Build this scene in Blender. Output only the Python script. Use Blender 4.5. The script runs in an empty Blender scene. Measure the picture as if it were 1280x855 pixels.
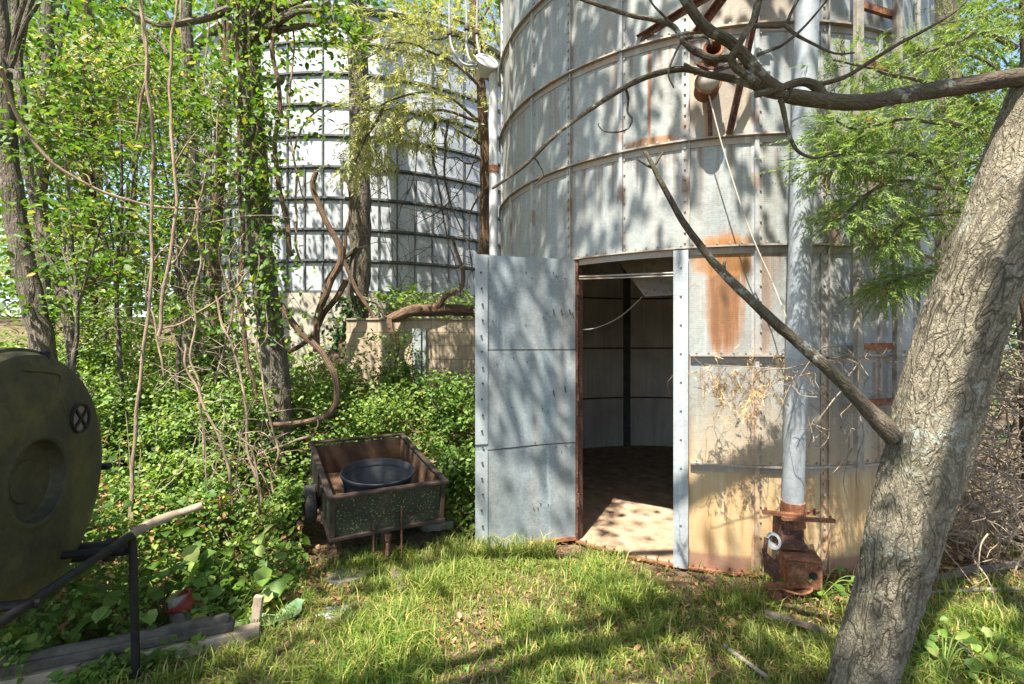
import bpy, math, random
import numpy as np
from mathutils import Vector, Matrix, noise as mnoise

random.seed(7)
RNG = np.random.default_rng(11)
R_ = math.radians
SC = bpy.context.scene
COL = SC.collection
F, CX, CY, EYE = 600.0, 640.0, 427.5, 1.70


def P(px, py, d):
    """a point of the place, from where it is seen and how far away it stands"""
    return Vector(((px - CX) / F * d, d, EYE - (py - CY) / F * d))


def sm(a, b, x):
    t = np.clip((np.asarray(x, float) - a) / (b - a), 0, 1)
    return t * t * (3 - 2 * t)


# ------------------------------------------------------------------ materials
class NT:
    def __init__(s, name):
        s.m = bpy.data.materials.new(name)
        s.m.use_nodes = True
        s.t = s.m.node_tree
        s.b = s.t.nodes['Principled BSDF']
        s.out = s.t.nodes['Material Output']

    def put(s, sock, v):
        if v is None:
            return
        if hasattr(v, 'is_output'):
            s.t.links.new(v, sock)
        else:
            if isinstance(v, tuple) and len(v) == 3 and sock.type == 'RGBA':
                v = v + (1,)
            sock.default_value = v

    def add(s, typ, props=None, **ins):
        n = s.t.nodes.new(typ)
        for k, v in (props or {}).items():
            setattr(n, k, v)
        for k, v in ins.items():
            s.put(n.inputs[k.replace('_', ' ')], v)
        return n

    def math(s, op, a, b=None, clamp=False):
        n = s.t.nodes.new('ShaderNodeMath')
        n.operation = op
        n.use_clamp = clamp
        s.put(n.inputs[0], a)
        s.put(n.inputs[1], b)
        return n.outputs[0]

    def mix(s, f, a, b, mode='MIX'):
        n = s.t.nodes.new('ShaderNodeMix')
        n.data_type = 'RGBA'
        n.blend_type = mode
        s.put(n.inputs['Factor'], f)
        s.put(n.inputs[6], a)
        s.put(n.inputs[7], b)
        return n.outputs[2]

    def ramp(s, f, stops):
        n = s.t.nodes.new('ShaderNodeValToRGB')
        e = n.color_ramp.elements
        while len(e) < len(stops):
            e.new(0.5)
        for i, (p, c) in enumerate(stops):
            e[i].position = p
            if not isinstance(c, tuple):
                c = (c, c, c)
            e[i].color = c + (1,) if len(c) == 3 else c
        s.put(n.inputs[0], f)
        return n.outputs[0]

    def coord(s, kind='Object', scale=(1, 1, 1)):
        c = s.t.nodes.new('ShaderNodeTexCoord').outputs[kind]
        return s.add('ShaderNodeMapping', Vector=c, Scale=scale).outputs[0]

    def noise(s, vec, scale, detail=4, rough=0.55, dist=0.0):
        return s.add('ShaderNodeTexNoise', Vector=vec, Scale=scale, Detail=float(detail), Roughness=rough, Distortion=dist).outputs['Fac']

    def vor(s, vec, scale, feature='F1', out='Distance', rnd=1.0):
        return s.add('ShaderNodeTexVoronoi', {'feature': feature}, Vector=vec, Scale=scale, Randomness=rnd).outputs[out]

    def bump(s, h, strength=0.3, dist=0.01, normal=None):
        return s.add('ShaderNodeBump', Height=h, Strength=strength, Distance=dist, Normal=normal).outputs[0]

    def fin(s, color, rough=0.6, metal=0.0, normal=None, spec=0.5):
        s.put(s.b.inputs['Base Color'], color)
        s.put(s.b.inputs['Roughness'], rough)
        s.put(s.b.inputs['Metallic'], metal)
        s.put(s.b.inputs['Specular IOR Level'], spec)
        if normal is not None:
            s.put(s.b.inputs['Normal'], normal)
        return s.m


def mat_galv(name, tint=(.44, .46, .46), use_uv=True, spots=(), tan_base=False, warm=0.0, fine=0.5, low_tan=False):
    n = NT(name)
    uv = n.coord('UV') if use_uv else n.coord('Object')
    big = n.noise(uv, 1.3, 5, .6)
    sep = n.add('ShaderNodeSeparateXYZ', Vector=uv)
    mul = n.add('ShaderNodeMapping', Vector=uv, Scale=(1, .06, 1) if use_uv else (1, 1, .06)).outputs[0]
    streak = n.noise(mul, 14, 4, .6)
    spangle = n.vor(uv, 70, out='Color')
    spg = n.add('ShaderNodeSeparateColor', Color=spangle).outputs[0]
    dark = tuple(c * .66 for c in tint)
    lite = tuple(min(1, c * 1.28) for c in tint)
    c = n.ramp(big, [(.3, dark), (.52, tint), (.72, lite)])
    c = n.mix(n.math('MULTIPLY', spg, .16), c, (.62, .64, .64))
    c = n.mix(n.ramp(streak, [(.42, 0.0), (.75, .5)]), c, (.27, .28, .27))
    c = n.mix(n.ramp(streak, [(.25, .4), (.42, 0.0)]), c, (.62, .62, .6))
    # small rust freckles
    fr = n.noise(uv, 38, 3, .7)
    frm = n.math('MULTIPLY', n.ramp(fr, [(.66, 0.0), (.74, .8)]), n.ramp(n.noise(uv, 2.1, 3), [(.5, 0.0), (.66, 1.0)]))
    c = n.mix(frm, c, (.2, .09, .04))
    if warm:
        wn = n.ramp(n.noise(mul, 5, 5, .65), [(.45, 0.0), (.7, 1.0)])
        c = n.mix(n.math('MULTIPLY', wn, warm), c, (.42, .27, .14))
    if tan_base:
        fr_ = n.math('FRACT', n.math('DIVIDE', n.math('ADD', sep.outputs[1], .02), .81))
        top_ = n.add('ShaderNodeMapRange', Value=fr_, From_Min=.25, From_Max=1.0, To_Min=0.0, To_Max=1.0).outputs[0]
        run_ = n.ramp(n.noise(n.add('ShaderNodeMapping', Vector=uv, Scale=(1, .035, 1)).outputs[0], 19, 3, .6), [(.50, 0.0), (.64, .9)])
        c = n.mix(n.math('MULTIPLY', top_, run_), c, (.20, .12, .07))
    wob = n.math('MULTIPLY', n.math('SUBTRACT', n.noise(uv, 9, 5, .65), .5), 1.5)
    wobx = n.math('MULTIPLY', n.math('SUBTRACT', n.noise(mul, 16, 5, .7), .5), 2.2)
    if low_tan:
        zz_ = n.math('ADD', sep.outputs[2], n.math('MULTIPLY', n.math('SUBTRACT', n.noise(uv, 7, 4), .5), .9))
        g = n.add('ShaderNodeMapRange', Value=zz_, From_Min=.5, From_Max=1.9, To_Min=.95, To_Max=0.0).outputs[0]
        c = n.mix(g, c, n.ramp(n.noise(uv, 12, 5, .65), [(.35, (.24, .12, .06)), (.5, (.42, .29, .17)), (.7, (.46, .37, .26))]))
        top2 = n.ramp(n.noise(uv, 4, 4, .6), [(.56, 0.0), (.66, .7)])
        c = n.mix(top2, c, (.22, .13, .08))
    if tan_base:
        h = n.math('ADD', sep.outputs[1], n.math('MULTIPLY', wobx, .22))
        g = n.add('ShaderNodeMapRange', Value=h, From_Min=.55, From_Max=1.35, To_Min=1.0, To_Max=0.0).outputs[0]
        c = n.mix(g, c, n.ramp(n.noise(mul, 9, 5, .6), [(.33, (.30, .16, .075)), (.46, (.47, .31, .15)), (.62, (.53, .41, .235)), (.76, (.44, .41, .35))]))
        g2 = n.add('ShaderNodeMapRange', Value=n.math('ADD', sep.outputs[1], n.math('MULTIPLY', wob, .02)), From_Min=.10, From_Max=.135, To_Min=.75, To_Max=0.0).outputs[0]
        c = n.mix(g2, c, (.24, .12, .09))
    for (su, sv, ru, rv, st, col) in spots:
        du = n.math('DIVIDE', n.math('SUBTRACT', sep.outputs[0], su), ru)
        dv = n.math('DIVIDE', n.math('SUBTRACT', sep.outputs[1], sv), rv)
        r2 = n.math('ADD', n.math('POWER', n.math('ABSOLUTE', du), 2.0), n.math('POWER', n.math('ABSOLUTE', dv), 4.0))
        v = n.math('ADD', r2, n.math('MULTIPLY', wobx, .95))
        f = n.add('ShaderNodeMapRange', {'interpolation_type': 'SMOOTHSTEP'}, Value=v, From_Min=1.15, From_Max=.25, To_Min=0.0, To_Max=st).outputs[0]
        core = n.add('ShaderNodeMapRange', Value=v, From_Min=.7, From_Max=.0, To_Min=0.0, To_Max=1.0).outputs[0]
        c = n.mix(f, c, n.mix(core, col, tuple(x * .55 for x in col)))
    lines = n.add('ShaderNodeTexWave', {'wave_type': 'BANDS', 'bands_direction': 'Y' if use_uv else 'Z'}, Vector=uv, Scale=22.0, Distortion=.6, Detail=1.0, Detail_Scale=2.0).outputs['Fac']
    hh = n.math('ADD', n.math('MULTIPLY', lines, .07 * fine), n.math('MULTIPLY', n.noise(uv, 5, 3), 1.1))
    nb = n.bump(hh, .35, .02)
    nb = n.bump(n.noise(uv, 160, 2), .12, .003, nb)
    return n.fin(c, n.ramp(big, [(.3, .5), (.7, .68)]), .25, nb, .4)


def mat_rust(name, a=(.19, .075, .035), b=(.32, .16, .085), c=(.075, .035, .025), rough=.85):
    n = NT(name)
    o = n.coord('Object')
    col = n.ramp(n.noise(o, 14, 6, .7), [(.32, c), (.5, a), (.68, b)])
    col = n.mix(n.ramp(n.noise(o, 60, 3, .6), [(.58, 0.0), (.7, .6)]), col, (.42, .26, .16))
    return n.fin(col, rough, .1, n.bump(n.noise(o, 90, 5, .7), .5, .006), .3)


def mat_simple(name, a, b, scale=12, rough=.7, metal=0.0, bump=.3, bscale=60, spec=.4, coord='Object', stretch=(1, 1, 1)):
    n = NT(name)
    o = n.coord(coord, stretch)
    col = n.ramp(n.noise(o, scale, 6, .65), [(.3, a), (.7, b)])
    return n.fin(col, rough, metal, n.bump(n.noise(o, bscale, 5, .65), bump, .006), spec)


def mat_bark(name, ridge, furrow, su=26, sv=5, lichen=0.0, bump=1.0, moss=0.0, depth=.02):
    n = NT(name)
    uv = n.coord('UV', (su, sv, 1))
    n1 = n.noise(uv, .42, 3, .5, .6)
    n2 = n.noise(n.coord('UV', (su, sv * 1.5, 1)), 1.1, 3, .55, .4)
    fine = n.noise(n.coord('UV', (su * 3, sv * 4, 1)), 1.3, 6, .7)
    r1 = n.ramp(n.math('ABSOLUTE', n.math('SUBTRACT', n1, .5)), [(0.0, 0.0), (.075, 1.0)])
    r2 = n.ramp(n.math('ABSOLUTE', n.math('SUBTRACT', n2, .5)), [(0.0, 0.0), (.09, 1.0)])
    h = n.math('ADD', n.math('MULTIPLY', n.math('MULTIPLY', r1, n.math('ADD', n.math('MULTIPLY', r2, .55), .45)), 1.0), n.math('MULTIPLY', fine, .6))
    mid = tuple((a + b) / 2 for a, b in zip(ridge, furrow))
    col = n.ramp(n.math('MULTIPLY', h, .66), [(.2, furrow), (.45, mid), (.8, ridge)])
    col = n.mix(n.ramp(fine, [(.35, .5), (.6, 0.0)]), col, tuple(x * .6 for x in mid))
    ob = n.coord('Object')
    col = n.mix(n.ramp(n.noise(ob, 2.2, 4, .6), [(.35, 0.0), (.7, .45)]), col, tuple(min(1, x * 1.5) for x in ridge))
    if lichen:
        lm = n.math('MULTIPLY', n.ramp(n.noise(ob, 26, 4, .6), [(.5, 0.0), (.6, 1.0)]), n.ramp(n.noise(ob, 4.5, 3, .5), [(.52, 0.0), (.64, lichen)]))
        col = n.mix(lm, col, (.36, .39, .33))
    if moss:
        col = n.mix(n.math('MULTIPLY', n.ramp(n.noise(ob, 5, 5, .65), [(.45, 0.0), (.65, 1.0)]), moss), col, (.09, .11, .035))
    nb = n.bump(h, bump, depth)
    return n.fin(col, .9, 0, nb, .2)


def mat_leaf(name, stops, trans=.35, rough=.5, hue_noise=True):
    n = NT(name)
    g = n.t.nodes.new('ShaderNodeNewGeometry')
    col = n.ramp(g.outputs['Random Per Island'], stops)
    oi = n.t.nodes.new('ShaderNodeObjectInfo').outputs['Random']
    col = n.mix(n.math('MULTIPLY', oi, .55), col, n.mix(1.0, col, (1.5, 1.22, .9), 'MULTIPLY'))
    if hue_noise:
        o = n.coord('Object')
        col = n.mix(n.ramp(n.noise(o, 1.1, 3), [(.35, 0.0), (.7, .4)]), col, stops[-2][1] if len(stops) > 2 else stops[-1][1])
    n.put(n.b.inputs['Base Color'], col)
    n.put(n.b.inputs['Roughness'], rough)
    n.put(n.b.inputs['Specular IOR Level'], .35)
    tcol = n.mix(1.0, col, (1.25, 1.25, .55), 'MULTIPLY')
    tr = n.add('ShaderNodeBsdfTranslucent', Color=tcol)
    ms = n.t.nodes.new('ShaderNodeMixShader')
    ms.inputs[0].default_value = trans
    n.t.links.new(n.b.outputs[0], ms.inputs[1])
    n.t.links.new(tr.outputs[0], ms.inputs[2])
    n.t.links.new(ms.outputs[0], n.out.inputs['Surface'])
    return n.m


RUSTC = (.40, .17, .05)
TANC = (.50, .35, .20)
M = {}
M['bin'] = mat_galv('galvanised_bin_sheet', (.25, .275, .26), tan_base=True, warm=.18, spots=[
    (-.50, 2.06, .15, .50, .92, (.30, .125, .04)),
    (-.50, 2.34, .26, .16, .8, (.40, .19, .06)),
    (-.22, 2.0, .05, .45, .6, (.30, .16, .08)),
    (-1.04, 3.64, .02, .42, .85, (.33, .13, .05)),
    (-.61, 3.36, .035, .2, .9, (.36, .15, .06)),
    (-.52, 3.55, .26, .35, .55, TANC), (-.25, 4.25, .55, .25, .5, TANC),
    (-1.03, 3.26, .22, .045, .8, RUSTC),
    (.50, 2.0, .06, .5, .6, (.34, .18, .08)), (.62, 3.0, .1, .7, .45, TANC), (.30, 2.55, .05, .2, .7, (.3, .12, .05))])
M['bin_in'] = mat_galv('dusty_inner_sheet', (.62, .62, .57), warm=.2)
M['door'] = mat_galv('galvanised_door_sheet', (.185, .225, .24), use_uv=False, fine=.3, warm=.22)
M['galv'] = mat_galv('galvanised_strip', (.32, .35, .36), use_uv=False, fine=.2)
M['hoop'] = mat_galv('weathered_hoop', (.30, .265, .22), use_uv=False, warm=.6, fine=.1)
M['bin2'] = mat_galv('pale_galvanised_sheet', (.40, .425, .435), fine=.3)
M['bin2s'] = mat_simple('grey_stiffener', (.045, .05, .05), (.12, .125, .125), 8)
M['tube'] = mat_galv('auger_tube_metal', (.33, .36, .375), use_uv=True, fine=.1)
M['rust'] = mat_rust('rusty_steel')
M['rustd'] = mat_rust('dark_rusty_steel', (.10, .045, .03), (.19, .09, .06), (.04, .022, .018))
M['bolt'] = mat_simple('dark_bolt', (.03, .025, .02), (.09, .07, .055), 30)
M['hole'] = mat_simple('dark_opening', (.006, .005, .005), (.012, .01, .009), 9)
M['oldwood'] = mat_simple('grey_weathered_wood', (.10, .085, .07), (.30, .26, .21), 9, .9, bump=.8, bscale=40, stretch=(1, 1, 1))
M['ladder'] = mat_simple('weathered_ladder_rail', (.16, .14, .11), (.36, .33, .28), 10, .8, bump=.3)
M['dirt'] = mat_simple('dusty_floor', (.17, .10, .06), (.42, .31, .20), 6, .95, bump=.8, bscale=25)
M['concrete'] = mat_simple('aged_concrete', (.30, .26, .20), (.46, .42, .35), 4, .9, bump=.5, bscale=30)
M['blackpaint'] = mat_simple('black_pipe', (.010, .010, .010), (.028, .026, .024), 14, .55, .3, .2)
M['cart'] = NT('mossy_black_cart_paint')
_n = M['cart']
_o = _n.coord('Object')
_c = _n.ramp(_n.noise(_o, 6, 6, .7), [(.3, (.012, .013, .010)), (.6, (.030, .032, .022)), (.75, (.075, .05, .035))])
_c = _n.mix(_n.ramp(_n.noise(_o, 75, 2, .5), [(.62, 0.0), (.68, .9)]), _c, (.20, .24, .10))
M['cart'] = _n.fin(_c, .6, .1, _n.bump(_n.noise(_o, 60, 5, .7), .4, .005), .4)
M['cartin'] = mat_simple('cart_rusty_inside', (.035, .020, .013), (.13, .065, .03), 5, .85, bump=.4)
M['cartrim'] = mat_simple('worn_dark_rim', (.018, .015, .013), (.075, .045, .032), 9, .75, .2, bump=.4)
M['tub'] = mat_simple('black_rubber_tub', (.014, .014, .015), (.055, .055, .055), 7, .65, 0, .15, 40, .5)
M['tyre'] = mat_simple('old_tyre', (.018, .017, .016), (.05, .047, .042), 20, .85)
_n = NT('mossy_tank_skin')
_o = _n.coord('Object')
_c = _n.ramp(_n.noise(_o, 3.2, 7, .72), [(.3, (.024, .021, .013)), (.46, (.045, .041, .018)), (.6, (.082, .074, .024)), (.74, (.135, .115, .06))])
_c = _n.mix(_n.ramp(_n.noise(_o, 120, 3, .6), [(.62, 0.0), (.72, .45)]), _c, (.13, .13, .07))
_c = _n.mix(_n.ramp(_n.noise(_o, 9, 5, .7), [(.56, 0.0), (.72, .6)]), _c, (.012, .012, .010))
M['tank'] = _n.fin(_c, .62, 0, _n.bump(_n.noise(_o, 28, 6, .7), .35, .01), .4)
M['vent'] = mat_simple('tan_vent_plate', (.15, .11, .08), (.24, .19, .15), 15)
M['wood'] = mat_simple('timber_side', (.20, .15, .095), (.48, .39, .28), 7, .9, bump=.7, bscale=35)
M['woodtop'] = mat_simple('dark_timber_top', (.035, .03, .025), (.14, .12, .095), 7, .95, bump=.8, bscale=45)
M['red'] = mat_simple('faded_red_plastic', (.15, .02, .012), (.24, .04, .025), 9, .6)
M['lamp'] = mat_simple('pale_weatherhead', (.42, .43, .42), (.58, .58, .56), 9, .5)
M['cable'] = mat_simple('grey_cable', (.15, .15, .15), (.30, .30, .30), 30, .6)
M['rope'] = mat_simple('pale_rope', (.40, .35, .27), (.55, .50, .42), 60, .9)
M['bark'] = mat_bark('furrowed_grey_bark', (.275, .24, .17), (.020, .015, .010), 52, 17.0, lichen=.8, bump=.8, moss=.12, depth=.02)
M['limbbark'] = mat_bark('limb_bark', (.125, .10, .072), (.022, .017, .012), 80, 26, lichen=.9, bump=.8, moss=.3, depth=.006)
M['darkbark'] = mat_bark('dark_forest_bark', (.17, .14, .105), (.022, .018, .013), 22, 4, lichen=.3, bump=1.0, moss=.25, depth=.02)
M['redbark'] = mat_bark('shaggy_vine_bark', (.21, .135, .085), (.035, .022, .015), 55, 3, bump=1.0, depth=.012)
M['vine'] = mat_bark('pale_vine_bark', (.34, .255, .17), (.10, .07, .045), 90, 12, bump=.6, depth=.004)
M['twig'] = mat_simple('dry_pale_twig', (.13, .095, .065), (.36, .285, .205), 14, .9)
M['twigd'] = mat_simple('dark_twig', (.05, .038, .028), (.16, .125, .09), 14, .9)
M['dry'] = mat_leaf('dry_tan_leaf', [(0, (.17, .085, .04)), (.5, (.30, .175, .085)), (1, (.46, .32, .17))], .25, .8)
G1 = [(0, (.030, .075, .014)), (.35, (.052, .125, .020)), (.7, (.085, .175, .026)), (.93, (.14, .23, .035)), (1, (.36, .31, .05))]
G2 = [(0, (.042, .10, .016)), (.45, (.095, .19, .030)), (.8, (.17, .27, .05)), (1, (.28, .34, .10))]
G3 = [(0, (.020, .055, .014)), (.5, (.034, .085, .020)), (1, (.06, .12, .028))]
G4 = [(0, (.06, .14, .030)), (.45, (.13, .23, .045)), (.85, (.22, .29, .07)), (1, (.36, .31, .11))]
M['leaf'] = mat_leaf('broad_tree_leaf', G1, .45)
M['leafu'] = mat_leaf('undergrowth_leaf', G2, .35)
M['leafd'] = mat_leaf('dark_ivy_leaf', G3, .25, .4)
M['cedar'] = mat_leaf('cedar_spray', G4, .35, .6)
M['paleced'] = mat_leaf('pale_cedar_spray', [(0, (.16, .22, .07)), (.5, (.28, .33, .12)), (.85, (.40, .40, .18)), (1, (.48, .36, .18))], .35, .6)
M['grass'] = mat_leaf('lawn_grass', [(0, (.045, .11, .014)), (.4, (.085, .18, .022)), (.72, (.17, .26, .036)), (.88, (.32, .33, .085)), (1, (.50, .41, .20))], .4, .55)
M['drysp'] = mat_leaf('pale_dry_spray', [(0, (.34, .22, .11)), (.5, (.50, .36, .20)), (1, (.62, .48, .30))], .3, .8)
M['seam'] = mat_galv('seam_strip_sheet', (.30, .305, .285), use_uv=False, warm=.45, fine=.1, low_tan=True)
M['rib'] = mat_galv('bin_rib_sheet', (.32, .34, .34), use_uv=False, warm=.3, fine=.1, low_tan=True)
M['canopy'] = mat_leaf('shade_leaf', G1, .35)


def mat_ground():
    n = NT('woodland_floor')
    o = n.coord('Object')
    c = n.ramp(n.noise(o, 5, 7, .7), [(.3, (.045, .030, .018)), (.48, (.105, .072, .043)), (.62, (.18, .13, .078)), (.75, (.28, .215, .135))])
    c = n.mix(n.ramp(n.noise(o, 45, 4, .7), [(.5, 0.0), (.68, .7)]), c, (.27, .20, .12))
    c = n.mix(n.ramp(n.noise(o, 1.7, 4, .6), [(.5, 0.0), (.65, .5)]), c, (.07, .085, .025))
    s = n.add('ShaderNodeSeparateXYZ', Vector=o)
    far = n.add('ShaderNodeMapRange', Value=s.outputs[1], From_Min=11.0, From_Max=15.0).outputs[0]
    c = n.mix(far, c, n.ramp(n.noise(o, 1.2, 5, .6), [(.35, (.16, .17, .045)), (.65, (.30, .26, .10))]))
    nb = n.bump(n.noise(o, 30, 7, .75), .9, .03)
    return n.fin(c, .95, 0, nb, .2)


M['ground'] = mat_ground()


def mat_block():
    n = NT('tan_block_wall')
    uv = n.coord('UV')
    br = n.add('ShaderNodeTexBrick', Vector=uv, Scale=1.0, Mortar_Size=.006, Brick_Width=.41, Row_Height=.205, Color1=(.43, .335, .225, 1), Color2=(.49, .39, .27, 1), Mortar=(.24, .19, .14, 1))
    c = n.mix(n.ramp(n.noise(uv, 3, 6, .7), [(.4, 0.0), (.72, .75)]), br.outputs['Color'], (.19, .145, .10))
    c = n.mix(n.ramp(n.noise(n.coord('UV', (1, .12, 1)), 9, 5, .6), [(.5, 0.0), (.7, .5)]), c, (.13, .11, .075))
    h = n.math('ADD', n.math('MULTIPLY', br.outputs['Fac'], -1.0), n.math('MULTIPLY', n.noise(uv, 60, 4), .5))
    return n.fin(c, .95, 0, n.bump(h, .5, .01), .2)


M['block'] = mat_block()
_n = NT('broad_leaf_sheet')
_uv = _n.coord('Object')
_n.fin(_n.ramp(_n.noise(_uv, 18, 5, .6), [(.35, (.10, .20, .07)), (.6, (.17, .27, .13)), (.75, (.36, .38, .26))]), .55, 0, _n.bump(_n.noise(_uv, 40, 4), .4, .006))
M['bigleaf'] = _n.m
M['papery'] = mat_simple('pale_slab', (.22, .22, .19), (.46, .46, .42), 22, .85)
M['stone'] = mat_simple('grey_brown_slab', (.09, .085, .065), (.20, .19, .15), 9, .85)

# ------------------------------------------------------------------ mesh tools
ROOTM = {}


class MB:
    def __init__(s):
        s.v, s.f, s.uv = [], [], []

    def face(s, idx, uv=None):
        s.f.append(idx)
        s.uv.extend(uv if uv else [(0, 0)] * len(idx))

    def box(s, c, size, rot=None):
        c = Vector(c)
        i0 = len(s.v)
        hx, hy, hz = size[0] / 2, size[1] / 2, size[2] / 2
        for z in (-hz, hz):
            for x, y in ((-hx, -hy), (hx, -hy), (hx, hy), (-hx, hy)):
                p = Vector((x, y, z))
                if rot is not None:
                    p = rot @ p
                s.v.append(c + p)
        for q in ((3, 2, 1, 0), (4, 5, 6, 7), (0, 1, 5, 4), (1, 2, 6, 5), (2, 3, 7, 6), (3, 0, 4, 7)):
            s.face([i0 + k for k in q], [(0, 0), (1, 0), (1, 1), (0, 1)])
        return s

    def bar(s, a, b, w, h, up=(0, 0, 1)):
        a, b = Vector(a), Vector(b)
        y = (b - a)
        L = y.length
        y.normalize()
        up = Vector(up)
        x = y.cross(up)
        if x.length < 1e-4:
            x = y.cross(Vector((1, 0, 0)))
        x.normalize()
        z = x.cross(y)
        m = Matrix((x, y, z)).transposed()
        return s.box((a + b) / 2, (w, L, h), m)

    def angle(s, a, b, w, t, up=(0, 0, 1)):
        """an L-section steel bar"""
        a, b, up = Vector(a), Vector(b), Vector(up)
        y = (b - a).normalized()
        x = y.cross(up).normalized()
        z = x.cross(y)
        s.bar(a, b, w, t, up)
        o = x * (-w / 2 - t / 2) + z * (w / 2 - t / 2)
        s.bar(a + o, b + o, t, w, up)
        return s

    def prism(s, poly, depth):
        """outline points (Vectors, planar) pushed along depth vector"""
        i0 = len(s.v)
        n = len(poly)
        d = Vector(depth)
        s.v += [Vector(p) for p in poly] + [Vector(p) + d for p in poly]
        s.face([i0 + k for k in range(n)])
        s.face([i0 + n + k for k in reversed(range(n))])
        for k in range(n):
            j = (k + 1) % n
            s.face([i0 + k, i0 + n + k, i0 + n + j, i0 + j])
        return s

    def tube(s, pts, rad, n=8, sub=4, jit=0.0, cap=True, rough=0.0, rscale=6.0):
        pts = [Vector(p) for p in pts]
        rad = list(rad) if hasattr(rad, '__len__') else [rad] * len(pts)
        if len(rad) == 2 and len(pts) > 2:
            rad = list(np.linspace(rad[0], rad[1], len(pts)))
        P2, R2 = [], []
        m = len(pts)
        for i in range(m - 1):
            p0, p1, p2, p3 = pts[max(0, i - 1)], pts[i], pts[i + 1], pts[min(m - 1, i + 2)]
            for k in range(sub):
                t = k / sub
                P2.append(.5 * ((2 * p1) + (p2 - p0) * t + (2 * p0 - 5 * p1 + 4 * p2 - p3) * t * t + (3 * p1 - p0 - 3 * p2 + p3) * t ** 3))
                R2.append(rad[i] * (1 - t) + rad[i + 1] * t)
        P2.append(pts[-1])
        R2.append(rad[-1])
        if jit:
            for i in range(1, len(P2) - 1):
                P2[i] = P2[i] + mnoise.noise_vector(P2[i] * 3.1) * jit
        i0 = len(s.v)
        t = (P2[1] - P2[0]).normalized()
        x = t.orthogonal().normalized()
        L = 0
        Ls = []
        for i, p in enumerate(P2):
            if i:
                L += (p - P2[i - 1]).length
            a = P2[max(0, i - 1)]
            b = P2[min(len(P2) - 1, i + 1)]
            t2 = (b - a).normalized()
            if t2.length > .5:
                t = t2
            x = (x - t * x.dot(t))
            x = x.normalized() if x.length > 1e-6 else t.orthogonal().normalized()
            y = t.cross(x)
            Ls.append(L)
            for k in range(n):
                an = 2 * math.pi * k / n
                d = x * math.cos(an) + y * math.sin(an)
                r = R2[i]
                if rough:
                    r *= 1 + rough * mnoise.noise((p + d * r) * rscale)
                s.v.append(p + d * r)
        for i in range(len(P2) - 1):
            c = 2 * math.pi * R2[i] / n
            for k in range(n):
                j = (k + 1) % n
                s.face([i0 + i * n + k, i0 + i * n + j, i0 + (i + 1) * n + j, i0 + (i + 1) * n + k],
                       [(k * c, Ls[i]), ((k + 1) * c, Ls[i]), ((k + 1) * c, Ls[i + 1]), (k * c, Ls[i + 1])])
        if cap:
            s.face([i0 + k for k in reversed(range(n))])
            e = i0 + (len(P2) - 1) * n
            s.face([e + k for k in range(n)])
        return s

    def cyl(s, a, b, r, n=16, r2=None):
        return s.tube([a, b], [r, r if r2 is None else r2], n, 1)

    def lathe(s, prof, c=(0, 0, 0), n=32, rot=None, closed=False):
        """prof: (r, z) pairs turned about the local z axis"""
        c = Vector(c)
        i0 = len(s.v)
        for r, z in prof:
            for k in range(n):
                a = 2 * math.pi * k / n
                p = Vector((r * math.cos(a), r * math.sin(a), z))
                s.v.append(c + (rot @ p if rot is not None else p))
        m = len(prof)
        for i in range(m if closed else m - 1):
            i2 = (i + 1) % m
            for k in range(n):
                j = (k + 1) % n
                s.face([i0 + i * n + k, i0 + i * n + j, i0 + i2 * n + j, i0 + i2 * n + k],
                       [(k / n * 3, i), ((k + 1) / n * 3, i), ((k + 1) / n * 3, i + 1), (k / n * 3, i + 1)])
        if not closed:
            if prof[0][0] > 1e-4:
                s.face([i0 + k for k in reversed(range(n))])
            if prof[-1][0] > 1e-4:
                s.face([i0 + (m - 1) * n + k for k in range(n)])
        return s

    def shell(s, R, t, th0, th1, z0, z1, nth, nz=1, inner=True):
        """a curved sheet of thickness t about the local z axis; theta from -y"""
        def pt(th, r, z):
            return Vector((r * math.sin(th), -r * math.cos(th), z))
        rs = (R, R - t)
        ids = []
        for r in rs:
            i0 = len(s.v)
            ids.append(i0)
            for j in range(nz + 1):
                z = z0 + (z1 - z0) * j / nz
                for i in range(nth + 1):
                    s.v.append(pt(th0 + (th1 - th0) * i / nth, r, z))
        w = nth + 1
        for side, i0 in enumerate(ids):
            for j in range(nz):
                for i in range(nth):
                    q = [i0 + j * w + i, i0 + j * w + i + 1, i0 + (j + 1) * w + i + 1, i0 + (j + 1) * w + i]
                    u0, u1 = (th0 + (th1 - th0) * i / nth) * R, (th0 + (th1 - th0) * (i + 1) / nth) * R
                    v0, v1 = z0 + (z1 - z0) * j / nz, z0 + (z1 - z0) * (j + 1) / nz
                    uv = [(u0, v0), (u1, v0), (u1, v1), (u0, v1)]
                    if side:
                        q.reverse()
                        uv.reverse()
                    s.face(q, uv)
        a, b = ids
        top = nz * w
        for i in range(nth):
            s.face([a + top + i, a + top + i + 1, b + top + i + 1, b + top + i])
            s.face([a + i + 1, a + i, b + i, b + i + 1])
        for j in range(nz):
            s.face([a + j * w, a + (j + 1) * w, b + (j + 1) * w, b + j * w])
            s.face([a + (j + 1) * w + nth, a + j * w + nth, b + j * w + nth, b + (j + 1) * w + nth])
        return s

    def build(s, name, mat, parent=None, local=False, bevel=0.0, smooth=True, sharp=35):
        vs = s.v
        origin = None
        if parent is not None:
            if not local:
                inv = ROOTM[parent.name].inverted()
                vs = [inv @ v for v in vs]
        elif not local:
            a = np.array(vs)
            origin = Vector((a[:, 0].mean(), a[:, 1].mean(), a[:, 2].min()))
            vs = [v - origin for v in vs]
        me = bpy.data.meshes.new(name)
        me.from_pydata([tuple(v) for v in vs], [], s.f)
        ul = me.uv_layers.new(name='UVMap')
        ul.data.foreach_set('uv', np.array(s.uv, dtype=np.float32).ravel())
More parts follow.
